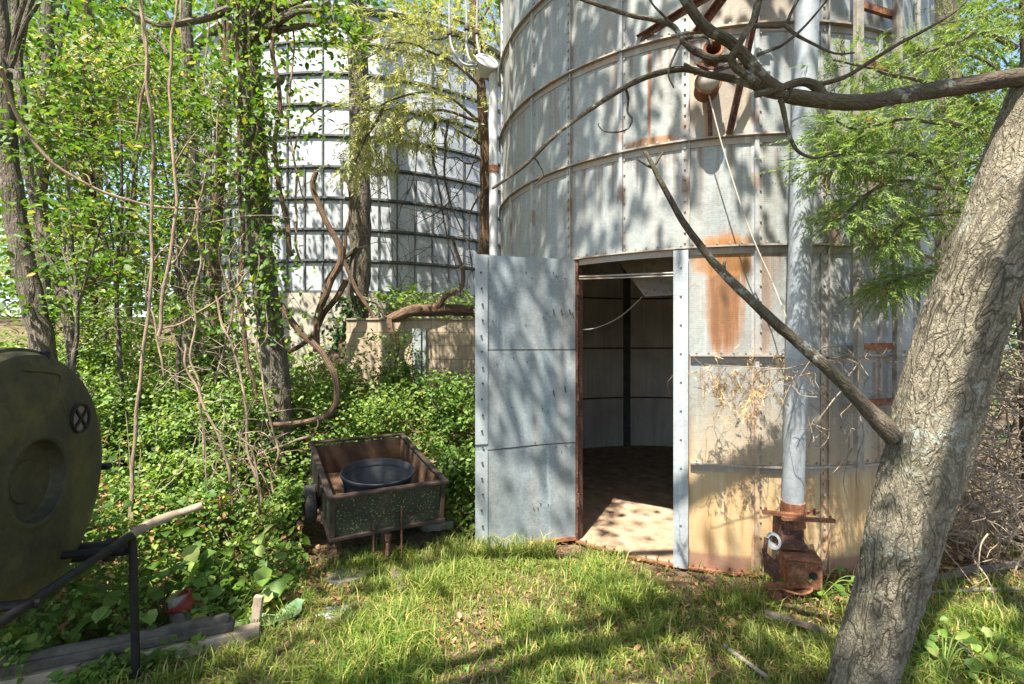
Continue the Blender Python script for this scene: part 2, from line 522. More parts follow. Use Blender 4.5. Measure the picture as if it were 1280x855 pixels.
        me.materials.append(mat)
        if smooth:
            me.polygons.foreach_set('use_smooth', [True] * len(me.polygons))
            me.set_sharp_from_angle(angle=R_(sharp))
        me.validate()
        me.update()
        o = bpy.data.objects.new(name, me)
        COL.objects.link(o)
        if origin is not None:
            o.location = origin
            ROOTM[o.name] = Matrix.Translation(origin)
        if parent is not None:
            o.parent = parent
            ROOTM[o.name] = ROOTM[parent.name]
        if bevel:
            b = o.modifiers.new('edge', 'BEVEL')
            b.width = bevel
            b.segments = 2
            b.limit_method = 'ANGLE'
        return o


def tag(o, label=None, cat=None, group=None, kind=None):
    if label:
        o['label'] = label
    if cat:
        o['category'] = cat
    if group:
        o['group'] = group
    if kind:
        o['kind'] = kind
    return o


def empty(name, loc, label, cat, rot=None, group=None):
    o = bpy.data.objects.new(name, None)
    o.empty_display_size = .1
    COL.objects.link(o)
    m = Matrix.Translation(Vector(loc))
    if rot is not None:
        m = m @ rot.to_4x4()
    o.matrix_world = m
    o.location, o.rotation_euler = m.to_translation(), m.to_euler()
    ROOTM[o.name] = m
    return tag(o, label, cat, group)


def rawmesh(name, V, faces_n, loops, mat, parent=None, smooth=False):
    """V (n,3) array; faces all with faces_n corners; loops flat index array"""
    if parent is not None:
        inv = np.array(ROOTM[parent.name].inverted())
        V = V @ inv[:3, :3].T + inv[:3, 3]
        origin = None
    else:
        origin = np.array([V[:, 0].mean(), V[:, 1].mean(), V[:, 2].min()])
        V = V - origin
    me = bpy.data.meshes.new(name)
    nf = len(loops) // faces_n
    me.vertices.add(len(V))
    me.vertices.foreach_set('co', V.astype(np.float32).ravel())
    me.loops.add(len(loops))
    me.loops.foreach_set('vertex_index', loops.astype(np.int32))
    me.polygons.add(nf)
    me.polygons.foreach_set('loop_start', (np.arange(nf) * faces_n).astype(np.int32))
    if smooth:
        me.polygons.foreach_set('use_smooth', np.ones(nf, dtype=bool))
    me.materials.append(mat)
    me.update(calc_edges=True)
    o = bpy.data.objects.new(name, me)
    COL.objects.link(o)
    if parent is not None:
        o.parent = parent
        ROOTM[o.name] = ROOTM[parent.name]
    else:
        o.location = origin
        ROOTM[o.name] = Matrix.Translation(Vector(origin))
    return o


def unit(a):
    return a / np.maximum(np.linalg.norm(a, axis=1, keepdims=True), 1e-9)


def leaves(pos, size, up=1.0, wide=.62, droop=.25, sun=0.0):
    """one folded six-cornered leaf per position; up = how flat the leaves lie"""
    n = len(pos)
    nr = RNG.normal(size=(n, 3))
    nr[:, 2] = np.abs(nr[:, 2]) + up
    nr[:, 0] -= sun * .4
    nr[:, 1] -= sun
    nr = unit(nr)
    ax = RNG.normal(size=(n, 3))
    ax[:, 2] -= droop
    ax = unit(ax - nr * np.sum(ax * nr, 1, keepdims=True))
    sd = np.cross(nr, ax)
    sz = (np.asarray(size) * np.ones(n))[:, None]
    w = sz * wide * RNG.uniform(.8, 1.15, (n, 1))
    fold = w * RNG.uniform(.02, .22, (n, 1))
    bend = sz * RNG.uniform(.0, .22, (n, 1))
    base = pos
    tip = pos + ax * sz - nr * bend
    R1 = pos + ax * sz * .28 + sd * w * .46 + nr * fold
    R2 = pos + ax * sz * .66 + sd * w * .40 + nr * (fold - bend * .4)
    L1 = pos + ax * sz * .28 - sd * w * .46 + nr * fold
    L2 = pos + ax * sz * .66 - sd * w * .40 + nr * (fold - bend * .4)
    V = np.stack([base, R1, R2, tip, L2, L1], 1).reshape(-1, 3)
    q = np.array([0, 1, 2, 3, 0, 3, 4, 5])
    loops = (np.arange(n)[:, None] * 6 + q[None]).ravel()
    return V, loops


def leafobj(name, pos, size, mat, parent=None, **k):
    V, l = leaves(pos, size, **k)
    return rawmesh(name, V, 4, l, mat, parent)


def clumps(centers, per, spread, flat=.6):
    c = np.repeat(np.asarray(centers, float), per, axis=0)
    d = RNG.normal(size=c.shape)
    d[:, 2] *= flat
    return c + d * (np.repeat(spread, per)[:, None] if hasattr(spread, '__len__') else spread)


def sprays(tips, dirs, length, nleaf, leaf, wid=.10):
    """cedar plumes: narrow scale-leaved branchlets fanned in one plane along a short drooping twig"""
    n = len(tips)
    d0 = unit(dirs)
    nr0 = RNG.normal(size=d0.shape) * .5
    nr0[:, 2] += 1
    side0 = unit(np.cross(d0, nr0))
    t = np.tile(np.linspace(.08, 1, nleaf), n)
    sg = np.tile(np.where(np.arange(nleaf) % 2, 1.0, -1.0), n)[:, None]
    d = np.repeat(d0, nleaf, 0)
    side = np.repeat(side0, nleaf, 0)
    L = np.repeat(length, nleaf)
    pos = np.repeat(tips, nleaf, 0) + d * (t * L)[:, None]
    pos[:, 2] -= (t ** 2) * L * .12
    ax = unit(d + side * sg * RNG.uniform(.35, .9, (len(pos), 1)) + RNG.normal(size=pos.shape) * .16 - np.array([0, 0, .12]))
    sz = leaf * RNG.uniform(.6, 1.3, (len(pos), 1)) * (1.15 - .5 * t)[:, None]
    nr = unit(RNG.normal(size=pos.shape) * .5 + np.array([0, -.6, 1]))
    sd = unit(np.cross(ax, nr))
    V = np.stack([pos, pos + ax * sz * .45 + sd * sz * wid, pos + ax * sz, pos + ax * sz * .45 - sd * sz * wid], 1).reshape(-1, 3)
    loops = np.arange(len(V))
    return V, loops


# ------------------------------------------------------------------ world, sun, camera
SUNV = Vector((-.55, -1.13, 2.41)).normalized()
w = bpy.data.worlds.new('World')
SC.world = w
w.use_nodes = True
nt = w.node_tree
sky = nt.nodes.new('ShaderNodeTexSky')
sky.sky_type = 'NISHITA'
sky.sun_disc = False
sky.sun_elevation = math.asin(SUNV.z)
sky.sun_rotation = math.atan2(SUNV.x, SUNV.y)
sky.air_density = 1.0
sky.dust_density = 1.5
bg = nt.nodes['Background']
nt.links.new(sky.outputs[0], bg.inputs[0])
bg.inputs[1].default_value = .105
sl = bpy.data.lights.new('sun', 'SUN')
sl.energy = 5.0
sl.angle = R_(.53)
sl.color = (1.0, .945, .86)
so = bpy.data.objects.new('sun', sl)
COL.objects.link(so)
so.rotation_euler = (-SUNV).to_track_quat('-Z', 'Y').to_euler()
so.location = SUNV * 30

cam = bpy.data.cameras.new('camera')
cam.sensor_width = 36
cam.lens = F / 1280 * 36
cam.clip_end = 500
cam.clip_start = .05
co = bpy.data.objects.new('camera', cam)
COL.objects.link(co)
co.location = (0, 0, EYE)
co.rotation_euler = (R_(90), 0, 0)
SC.camera = co
SC.view_settings.view_transform = 'Standard'
SC.view_settings.look = 'None'
SC.view_settings.exposure = 1.75
SC.view_settings.gamma = 1
SC.render.engine = 'CYCLES'
SC.cycles.max_bounces = 8
SC.cycles.diffuse_bounces = 4
SC.cycles.transmission_bounces = 4
SC.cycles.use_denoising = True

# ------------------------------------------------------------------ ground
BC = Vector((2.076, 5.704, 0))
BR = 2.195
WALLY = 7.3


def terr(x, y):
    x, y = np.asarray(x, float), np.asarray(y, float)
    m = sm(1.2, -.8, x)
    ramp = np.interp(y, [-60, 4.0, 5, 6, 7.3, 9, 12, 20, 60, 160], [0, 0, .12, .38, .80, 1.25, 1.75, 2.75, 4.2, 6])
    wz = sm(-3.4, -2.45, x)
    step = sm(WALLY + .03, WALLY + .17, y)
    z = ramp * (1 - wz * step) + np.maximum(ramp, 2.0) * wz * step
    return z * m


def grid_axis(lo, a, b, hi, fine):
    return np.concatenate([np.linspace(lo, a, 22)[:-1] if lo < a else [], np.arange(a, b, fine), np.linspace(b, hi, 24)])


gx = grid_axis(-90, -5, 6, 90, .06)
gy = grid_axis(-40, 1.6, 8.2, 150, .06)
X, Y = np.meshgrid(gx, gy)
Z = terr(X, Y)
near = (np.abs(X) < 7) & (Y < 9) & (Y > 1)
zz = Z.ravel().copy()
xf, yf = X.ravel(), Y.ravel()
for i in np.nonzero(near.ravel())[0]:
    q = Vector((xf[i], yf[i], 0))
    zz[i] += .022 * mnoise.noise(q * 1.6) + .012 * mnoise.noise(q * 6)
inb = (xf - BC.x) ** 2 + (yf - BC.y) ** 2 < (BR + .25) ** 2
zz[inb] = np.minimum(zz[inb], -.03)
V = np.stack([xf, yf, zz], 1)
ny, nx = X.shape
idx = np.arange(nx * ny).reshape(ny, nx)
q = np.stack([idx[:-1, :-1], idx[:-1, 1:], idx[1:, 1:], idx[1:, :-1]], -1).reshape(-1)
g = rawmesh('ground', V, 4, q, M['ground'], None, True)
tag(g, kind='structure')

# ------------------------------------------------------------------ near grain bin
S = .81
ZB = -.02
NR = 28
RIB0 = R_(-45.9)
DT = 2 * math.pi / NR
bin1 = empty('grain_bin', (BC.x, BC.y, 0), 'tall galvanised round grain bin with open doorway and rust stains, nearest to the lawn', 'grain bin')
thL, thR = R_(-44.6), R_(-20.0)
NCOURSE = 8
for k in range(NCOURSE):
    mb = MB()
    r = BR
    z0, z1 = ZB + k * S + (.0015 if k else 0), ZB + (k + 1) * S - .0015
    if k < 3:
        mb.shell(r, .006, thR, thL + 2 * math.pi, z0, z1, 116, 2)
    else:
        mb.shell(r, .006, -math.pi, math.pi, z0, z1, 124, 2)
    mb.build('wall_sheet', M['bin'], bin1, local=True)
mb = MB()
mb.shell(BR - .012, .004, thR + .02, thL - .02 + 2 * math.pi, ZB, ZB + 3 * S, 116, 1)
mb.shell(BR - .012, .004, 0, 2 * math.pi, ZB + 3 * S + .003, ZB + 8 * S, 124, 1)
mb.build('inner_lining', M['bin_in'], bin1, local=True)


def ring(th0, th1, z, out, hgt, nth, bolts=True, R=BR):
    mb = MB()
    mb.shell(R + out, out - .001, th0, th1, z - hgt / 2, z + hgt / 2, nth)
    mb.shell(R + .006, .005, th0, th1, z - hgt / 2 - .05, z - hgt / 2 - .001, nth)
    if bolts:
        nb = int((th1 - th0) * R / .085)
        for i in range(nb):
            th = th0 + (i + .5) / nb * (th1 - th0)
            if -1.7 < ((th + math.pi) % (2 * math.pi)) - math.pi < 1.2:
                m = Matrix.Rotation(th, 3, 'Z')
                mb.box(m @ Vector((0, -R - .011, z + hgt / 2 + .018)), (.014, .012, .014), m)
    return mb


for k in range(0, NCOURSE + 1):
    if k in (1, 2):
        mb = ring(thR + .012, thL + 2 * math.pi, ZB + k * S, .038, .013, 116)
    elif k == 0:
        mb = ring(0, 2 * math.pi, ZB + .02, .034, .012, 124)
    else:
        mb = ring(-math.pi, math.pi, ZB + k * S, .038, .013, 124)
    mb.build('hoop', M['rust'] if k == 0 else M['hoop'], bin1, local=True)


def rib_mesh(kind, z0, z1):
    mb = MB()
    for k in range(int(round((z1 - z0) / S))):
        a, b = z0 + k * S + .008, z0 + (k + 1) * S - .008
        if kind == 'seam':
            mb.box((0, -BR - .004, (a + b) / 2), (.055, .006, b - a))
            mb.box((.024, -BR - .014, (a + b) / 2), (.008, .026, b - a))
            nb = 10
            for i in range(nb):
                mb.box((-.006, -BR - .011, a + (i + .5) * (b - a) / nb), (.015, .012, .018))
        else:
            prof = [(-.035, .001), (-.019, .002), (-.014, .020), (.014, .020), (.019, .002), (.035, .001), (.035, -.004), (-.035, -.004)]
            mb.prism([Vector((x, -BR - y, a)) for x, y in prof], (0, 0, b - a))
            for i in range(7):
                mb.box((.028, -BR - .006, a + (i + .5) * (b - a) / 7), (.012, .010, .012))
    return mb


full_seam = rib_mesh('seam', ZB, ZB + NCOURSE * S).build('stiffener', M['seam'], bin1, local=True)
full_rib = rib_mesh('rib', ZB, ZB + NCOURSE * S).build('stiffener', M['rib'], bin1, local=True)
half_rib = rib_mesh('rib', ZB + 3 * S, ZB + NCOURSE * S).build('stiffener', M['rib'], bin1, local=True)
full_seam.rotation_euler.z = RIB0
half_rib.rotation_euler.z = RIB0 + DT
full_rib.rotation_euler.z = RIB0 + 3 * DT
for i in range(2, NR):
    th = RIB0 + i * DT
    if i == 3:
        continue
    dd = (math.degrees(th) + 180) % 360 - 180
    if dd > 75 or dd < -95:
        continue
    if i == 2:
        c = rib_mesh('seam', ZB + 3 * S, ZB + NCOURSE * S).build('stiffener', M['seam'], bin1, local=True)
        c.rotation_euler.z = th
        continue
    c = (full_seam if i % 2 == 0 else full_rib).copy()
    c.parent = bin1
    COL.objects.link(c)
    c.rotation_euler.z = th
# inner ribs and lap lines on the far side
inner = MB()
inner.box((0, -BR + .03, 1.9), (.07, .035, 3.8))
inner.box((-.045, -BR + .024, 1.9), (.03, .012, 3.8))
inner.box((.045, -BR + .024, 1.9), (.03, .012, 3.8))
ip = inner.build('inner_rib', M['bin2s'], bin1, local=True)
fy = P(783, 0, 1)
ang = []
s_ = (783 - CX) / F
a_, b_ = s_ * s_ + 1, -2 * (s_ * BC.x + BC.y)
c_ = BC.x ** 2 + BC.y ** 2 - BR ** 2
yf_ = (-b_ + math.sqrt(b_ * b_ - 4 * a_ * c_)) / (2 * a_)
thi = math.atan2(s_ * yf_ - BC.x, -(yf_ - BC.y))
ip.rotation_euler.z = thi
for dth in (-.9, -.45, .45, .9):
    c = ip.copy()
    c.parent = bin1
    COL.objects.link(c)
    c.rotation_euler.z = thi + dth
mb = MB()
for k in range(1, 5):
    mb.shell(BR - .016, .012, R_(60), R_(300), ZB + k * S - .012, ZB + k * S + .012, 90)
mb.build('inner_lap_strip', M['rustd'], bin1, local=True)
# roof
mb = MB()
zt = ZB + NCOURSE * S
mb.lathe([(BR + .08, zt + .0), (BR + .08, zt + .03), (.35, zt + 1.15), (.35, zt + 1.30), (.02, zt + 1.36)], n=56)
mb.build('roof', M['galv'], bin1, local=True)
# dirt floor inside
mb = MB()
mb.lathe([(BR - .02, -.05), (BR - .02, .0), (1.5, .012), (.6, .03), (.01, .035)], n=64)
fl = mb.build('earth_floor', M['dirt'], bin1, local=True)
# jambs and threshold, door
jm = MB()
jL, jR = P(842, 0, 3.655), P(860.5, 0, 3.615)
a = Vector((jL.x, jL.y, 0))
b = Vector((jR.x, jR.y, 0))
jn = Vector((-(b - a).y, (b - a).x, 0)).normalized()
if jn.y > 0:
    jn = -jn
ja, jb = a + jn * .03, b + jn * .03
jm.prism([ja, jb, jb - jn * .012, ja - jn * .012], (0, 0, 2.39))
jm.prism([ja - jn * .013, ja - jn * .013 + (b - a).normalized() * .012, ja - jn * .10 + (b - a).normalized() * .012, ja - jn * .10], (0, 0, 2.385))
for i in range(11):
    c = (ja + jb) / 2 + jn * .004 + Vector((0, 0, .12 + i * .215))
    jm.box(c, (.016, .012, .016), Matrix.Rotation(math.atan2((b - a).y, (b - a).x), 3, 'Z'))
jm.build('door_jamb', M['galv'], bin1)
jm = MB()
for th in (thL + .012,):
    m = Matrix.Rotation(th, 3, 'Z')
    jm.box(m @ Vector((0, -BR + .035, 1.2)) + BC, (.03, .07, 2.38), m)
jm.build('door_jamb', M['rustd'], bin1)
jm = MB()
for (pa, pb, r) in (((722, 346), (845, 341), .008), ((722, 349), (845, 344.5), .006)):
    jm.cyl(P(pa[0], pa[1], 4.13), P(pb[0], pb[1], 3.70), r, 8)
jm.build('lintel_rod', M['hoop'], bin1)
ch = MB()
poly = [P(757, 305, 4.62), P(866, 300, 4.2), P(866, 367, 4.25), P(806, 371, 4.42)]
ch.prism(poly, (.01, .03, .02))
for (px, py) in [(775, 322), (783, 331), (791, 340), (797, 349), (803, 358), (808, 366), (818, 362), (829, 364), (838, 362), (790, 322), (812, 330), (826, 352), (834, 326), (836, 333), (800, 333)]:
    d = 4.5 - (px - 760) / 100 * .28
    ch.box(P(px, py, d), (.012, .03, .012))
ch.build('sloping_chute', M['hoop'], bin1)
cw = MB()
cw.tube([P(723, 412, 4.15), P(745, 410, 4.3), P(775, 396, 4.4), P(803, 371, 4.42)], .004, 6, 4)
cw.build('hanging_wire', M['rope'], bin1)
# door leaf, hinged on the left jamb and swung right out
hp = P(722, 427, 4.10)
fp = P(594.5, 427, 3.94)
hp.z = fp.z = 0
du = (fp - hp)
DW = du.length
du.normalize()
dn = Vector((du.y, -du.x, 0))
if dn.y > 0:
    dn = -dn


def dpt(u, z, off=0.0):
    sag = .03 * (1 - ((u / DW) * 2 - 1) ** 2)
    return hp + du * u + dn * (off - sag) + Vector((0, 0, z))


door = MB()
zs = [(-.02, .838), (.848, 1.628), (1.638, 2.405)]
for j, (z0, z1) in enumerate(zs):
    i0 = len(door.v)
    nu = 14
    tilt = (.035, .0, .0)[j]
    for off in (0, -.012):
        for zi, z in enumerate((z0, z1)):
            for i in range(nu + 1):
                u = DW * i / nu
                dz = (.018 * (u / DW) if j == 2 and zi else 0) + (-.045 * (u / DW) if (j == 0 and zi == 1) or (j == 1 and zi == 0) else 0) + (.05 * (1 - u / DW) - .015 if j == 0 and zi == 0 else 0)
                wv = .004 * math.sin(u * 9 + j * 2 + zi)
                door.v.append(dpt(u, z + dz, off + wv + (.004 if j == 1 else 0)))
    w_ = nu + 1
    for i in range(nu):
        u0, u1 = DW * i / nu, DW * (i + 1) / nu
        door.face([i0 + i, i0 + w_ + i, i0 + w_ + i + 1, i0 + i + 1], [(u0, z0), (u0, z1), (u1, z1), (u1, z0)])
        B = i0 + 2 * w_
        door.face([B + i + 1, B + w_ + i + 1, B + w_ + i, B + i], [(u1, z0), (u1, z1), (u0, z1), (u0, z0)])
        door.face([i0 + w_ + i, B + w_ + i, B + w_ + i + 1, i0 + w_ + i + 1])
        door.face([i0 + i + 1, B + i + 1, B + i, i0 + i])
    B = i0 + 2 * w_
    door.face([i0, B, B + w_, i0 + w_])
    door.face([i0 + nu, i0 + w_ + nu, B + w_ + nu, B + nu])
dr = door.build('door', M['door'], bin1)
st = MB()
for z0, z1 in ((.86, 2.405), (-.01, .79)):
    st.prism([dpt(DW - .10, z0, .014), dpt(DW + .004, z0, .012), dpt(DW + .004, z0, .004), dpt(DW - .10, z0, .006)], (0, 0, z1 - z0 + .015))
st.build('edge_strip', M['galv'], dr)
st = MB()
for u in (DW - .05,):
    for z in np.arange(.06, 2.4, .13):
        st.box(dpt(u + random.uniform(-.008, .008), z, .02), (.014, .014, .014))
for i in range(26):
    st.box(dpt(random.uniform(.06, DW - .14), random.choice([.8, 1.1, 1.55, 1.9, 2.25, .35]) + random.uniform(-.06, .06), .006), (.008, .01, .008))
for u, z in ((.20, 1.93), (.13, 1.925), (.035, 1.90), (.06, 1.93), (.1, 1.27), (.2, 1.24)):
    st.bar(dpt(u, z, .008), dpt(u + .012, z + .05, .008), .008, .008)
st.build('bolt_heads', M['bolt'], dr)
st = MB()
for z in (.3, 1.2, 2.1):
    st.cyl(hp + dn * .014 + Vector((0, 0, z)), hp + dn * .014 + Vector((0, 0, z + .11)), .012, 8)
st.prism([dpt(.0, -.02, .01), dpt(.02, -.02, .01), dpt(.02, -.02, 0), dpt(0, -.02, 0)], (0, 0, 2.42))
st.build('hinge', M['rustd'], dr)
st = MB()
st.prism([dpt(u, .815 - .045 * u / DW, -.016) for u in (0, DW / 2, DW)] + [dpt(u, .870 - .045 * u / DW, -.016) for u in (DW, DW / 2, 0)], dn * -.004)
st.build('seam_strip', M['rustd'], dr)
st = MB()
st.prism([dpt(u, 1.605, -.016) for u in (0, DW / 2, DW)] + [dpt(u, 1.66, -.016) for u in (DW, DW / 2, 0)], dn * -.004)
st.build('seam_strip', M['rustd'], dr)
st = MB()
st.bar(dpt(.02, .03, .008), dpt(.44, -.0, .008), .02, .03)
st.build('bottom_rail', M['rust'], dr)

# ladder bolted to the bin
lad = empty('bin_ladder', (2.66, 3.5, 0.85), 'weathered upright ladder with rusty rungs on the right side of the near bin', 'ladder')
ra, rb = Vector((.722 * 3.44, 3.44, 0)), Vector((.803 * 3.57, 3.57, 0))
for p_ in (ra, rb):
    mb = MB()
    mb.box(p_ + Vector((0, 0, 3.6)), (.062, .036, 5.6), Matrix.Rotation(.3, 3, 'Z'))
    mb.build('rail', M['ladder'], lad, bevel=.003)
zr = EYE - (433 - CY) / F * 3.5
for i in range(-1, 12):
    mb = MB()
    z = zr + i * .4125
    mb.bar(ra + Vector((0, .024, z)), rb + Vector((0, .024, z)), .028, .05)
    mb.build('rung', M['rust'], lad)

# braces of the roof auger
br = empty('auger_brace', P(912, 168, 3.53), 'rusty steel angle braces bolted to the hoops above the doorway', 'brace')
for a, b, wd in ((P(912, 168, 3.52), P(962, -60, 3.22), .045), (P(798, 51, 3.80), P(905, -14, 3.36), .04), (P(872, 42, 3.56), P(922, -25, 3.30), .05), (P(905, -14, 3.36), P(968, -90, 3.2), .04)):
    mb = MB()
    mb.angle(a, b, wd, .006, (0, -1, .2))
    mb.build('brace_bar', M['rustd'], br)
# old spout fitting
fit = empty('spout_fitting', P(886, 120, 3.5), 'rusty pipe outlet with galvanised cap bolted on the bin wall behind the bare limb', 'pipe fitting')
ax = Vector((-.25, -1, .1)).normalized()
rt = ax.to_track_quat('Z', 'Y').to_matrix()
c0 = P(891, 64, 3.36)
MB().lathe([(.062, -.2), (.062, .02), (.068, .02), (.068, .035), (.05, .035), (.05, -.18)], c0, 24, rt).build('pipe_end', M['rust'], fit)
MB().lathe([(.049, -.1), (.001, -.1)], c0, 24, rt).build('dark_bore', M['hole'], fit)
c1 = P(885, 104, 3.40)
MB().lathe([(.085, -.1), (.085, 0), (.092, .004), (.092, .02), (.078, .025)], c1, 24, rt).build('clamp_ring', M['rust'], fit)
MB().lathe([(.076, .0), (.074, .03), (.06, .055), (.035, .072), (.004, .08)], c1, 24, rt).build('end_cap', M['hoop'], fit)
mb = MB()
mb.bar(P(872, 80, 3.42), P(893, 88, 3.36), .05, .02).bar(P(868, 92, 3.42), P(905, 84, 3.40), .035, .012)
mb.build('hanger_plate', M['rustd'], fit)
mb = MB()
mb.bar(P(887, 122, 3.45), P(888, 170, 3.50), .03, .012)
mb.build('hanger_strap', M['rustd'], fit)
rp = MB()
rp.tube([P(886, 118, 3.40), P(905, 190, 3.40), P(936, 285, 3.36), P(965, 352, 3.36), P(986, 405, 3.30)], .005, 6, 5)
tag(rp.build('pull_rope', M['rope']), 'thin pale rope slanting from the spout fitting down to the long tube', 'rope')

# ------------------------------------------------------------------ grain auger on the front
au = empty('grain_auger', P(992, 735, 3.24), 'long upright galvanised auger tube with a rusty gearbox standing at the foot of the bin', 'auger')
t0, t1 = P(991, 628, 3.32), P(1011, -60, 3.0)
t2 = t0 + (t1 - t0) * 1.35
mb = MB()
mb.tube([t0, t0.lerp(t2, .5), t2], .068, 28, 2)
for f in (.28, .72):
    p = t0.lerp(t1, f)
    d = (t1 - t0).normalized()
    mb.tube([p - d * .012, p + d * .012], .071, 28, 1)
mb.build('tube', M['tube'], au)
d = (t1 - t0).normalized()
rq = d.to_track_quat('Z', 'Y').to_matrix()
MB().tube([t0 - d * .16, t0 - d * .08, t0 + d * .012], [.082, .078, .074], 26, 2, rough=.05, rscale=20).build('rusty_sleeve', M['rust'], au)
mb = MB()
mb.bar(P(953, 640, 3.30), P(1004, 645, 3.22), .045, .02).bar(P(978, 648, 3.22), P(1043, 651, 3.22), .03, .022).bar(P(1003, 641, 3.34), P(1022, 640, 3.36), .03, .02)
for (px, py) in ((957, 638), (1038, 649), (1018, 640)):
    mb.cyl(P(px, py + 4, 3.22), P(px, py - 4, 3.22), .009, 6)
mb.build('clamp_arms', M['rust'], au)
mb = MB()
i0 = [P(978, 648, 3.26), P(1004, 650, 3.26), P(1005, 676, 3.26), P(1013, 689, 3.24), P(977, 686, 3.26)]
mb.prism(i0, (0, .12, 0))
mb.build('neck_housing', M['rustd'], au)
rotb = Matrix.Rotation(R_(-16), 3, 'Z')
bc = P(1000, 711, 3.24)
mb = MB()
mb.box(bc, (.21, .20, .175), rotb)
mb.box(bc + Vector((0, 0, .095)), (.225, .215, .012), rotb)
gb = mb.build('gearbox', M['rust'], au, bevel=.006)
hcl = bc + rotb @ Vector((.05, -.1005, .005))
MB().lathe([(.025, -.03), (.025, .001), (.001, .001)], hcl, 20, Vector((-.27, -1, 0)).normalized().to_track_quat('Z', 'Y').to_matrix()).build('shaft_hole', M['hole'], gb)
mb = MB()
for z in (-.07, .06):
    for x in (-.085, .085):
        mb.box(bc + rotb @ Vector((x, -.104, z)), (.014, .01, .014), rotb)
mb.build('bolt_heads', M['rustd'], gb)
mb = MB()
mb.prism([P(952, 686, 3.20), P(974, 708, 3.10), P(971, 729, 3.10), P(955, 713, 3.20)], (.012, .02, 0))
mb.bar(P(956, 690, 3.22), P(958, 672, 3.22), .02, .02).bar(P(972, 712, 3.14), P(972, 694, 3.14), .018, .018)
mb.build('motor_bracket', M['rustd'], au)
pc = P(969, 676, 3.32)
MB().lathe([(.036, -.02), (.056, -.02), (.047, -.007), (.047, .007), (.056, .02), (.036, .02)], pc, 28, Vector((-.9, -.5, .15)).normalized().to_track_quat('Z', 'Y').to_matrix(), closed=True).build('pulley', M['galv'], au)
mb = MB()
mb.bar(P(958, 733, 3.20), P(1020, 731, 3.18), .04, .03).bar(P(968, 742, 3.22), P(1014, 738, 3.14), .03, .02)
mb.tube([P(975, 736, 3.12), P(1000, 743, 3.08), P(1014, 739, 3.1), P(1014, 733, 3.16)], .008, 8, 4)
mb.cyl(P(972, 740, 3.16), P(968, 752, 3.16), .035, 12).cyl(P(984, 742, 3.18), P(982, 755, 3.18), .03, 12)
mb.build('base_frame', M['rust'], au)

# ------------------------------------------------------------------ far grain bin on its foundation
B2 = Vector((-3.4, 12.7, 0))
R2 = 4.2
b2 = empty('grain_bin', (B2.x, B2.y, 1.2), 'pale ribbed grain bin standing high behind the vine covered trunks and block wall', 'grain bin')
H2 = .5525
Z2 = 2.595
mb = MB()
for k in range(9):
    mb.shell(R2, .008, -math.pi, math.pi, Z2 + k * H2 + .001, Z2 + (k + 1) * H2 - .001, 120)
o = mb
# local to root: root sits at z 1.2
for i in range(len(o.v)):
    o.v[i] = o.v[i] - Vector((0, 0, 1.2))
o.build('wall', M['bin2'], b2, local=True)
mb = MB()
mb.shell(R2 + .04, .038, -1.5, 1.5, -.018, .018, 70)
mb.shell(R2 + .012, .01, -1.5, 1.5, -.045, -.019, 70)
hp0 = mb.build('hoop', M['bin2s'], b2, local=True)
for k in range(10):
    c = hp0 if k == 0 else hp0.copy()
    if k:
        c.parent = b2
        COL.objects.link(c)
    c.location = (0, 0, Z2 - 1.2 + k * H2)
mb = MB()
mb.box((0, -R2 - .013, Z2 - 1.2 + 2 * H2 - .0), (.028, .024, 4 * H2 - .04))
sA = mb.build('stiffener', M['bin2s'], b2, local=True)
mb = MB()
mb.box((0, -R2 - .013, Z2 - 1.2 + 4.5 * H2), (.028, .024, 9 * H2 - .04))
sB = mb.build('stiffener', M['bin2s'], b2, local=True)
n2 = 82
first = {0: True, 1: True}
for i in range(-19, 20):
    th = i * 2 * math.pi / n2 + .012
    src = sA if i % 2 else sB
    c = src if first[i % 2] else src.copy()
    if not first[i % 2]:
        c.parent = b2
        COL.objects.link(c)
    first[i % 2] = False
    c.rotation_euler.z = th
zt = Z2 + 9 * H2 - 1.2
MB().lathe([(R2 + .15, zt + .02), (R2 + .15, zt + .06), (.5, zt + 2.1), (.5, zt + 2.3), (.02, zt + 2.4)], n=64).build('roof', M['bin2'], b2, local=True)
MB().lathe([(R2 + .1, -.6), (R2 + .1, Z2 - 1.2 - .03)], n=72).build('foundation', M['concrete'], b2, local=True)

# block retaining wall
mb = MB()
x0, x1 = (433 - CX) / F * WALLY, .2
for z0, z1, y0, y1 in ((.3, 2.03, WALLY, WALLY + .2), (2.033, 2.06, WALLY - .02, WALLY + .22)):
    i0 = len(mb.v)
    for y in (y0, y1):
        for z in (z0, z1):
            for x in (x0, x1):
                mb.v.append(Vector((x, y, z)))
    mb.face([i0, i0 + 1, i0 + 3, i0 + 2], [(x0, z0), (x1, z0), (x1, z1), (x0, z1)])
    mb.face([i0 + 4, i0 + 6, i0 + 7, i0 + 5])
    mb.face([i0 + 2, i0 + 3, i0 + 7, i0 + 6], [(x0, 0), (x1, 0), (x1, .2), (x0, .2)])
    mb.face([i0, i0 + 2, i0 + 6, i0 + 4], [(0, z0), (0, z1), (.2, z1), (.2, z0)])
    mb.face([i0 + 1, i0 + 5, i0 + 7, i0 + 3])
    mb.face([i0, i0 + 4, i0 + 5, i0 + 1])
tag(mb.build('block_wall', M['block'], bevel=.006), 'tan concrete block retaining wall between the undergrowth and the far bin', 'wall')
mb = MB()
a, b = P(514, 411, WALLY - .06), P(528, 492, WALLY - .06)
mb.box(((a.x + b.x) / 2, WALLY - .05, (a.z + b.z) / 2), (.13, .06, a.z - b.z))
mb.box((b.x + .03, WALLY - .035, (a.z + b.z) / 2), (.05, .07, a.z - b.z))
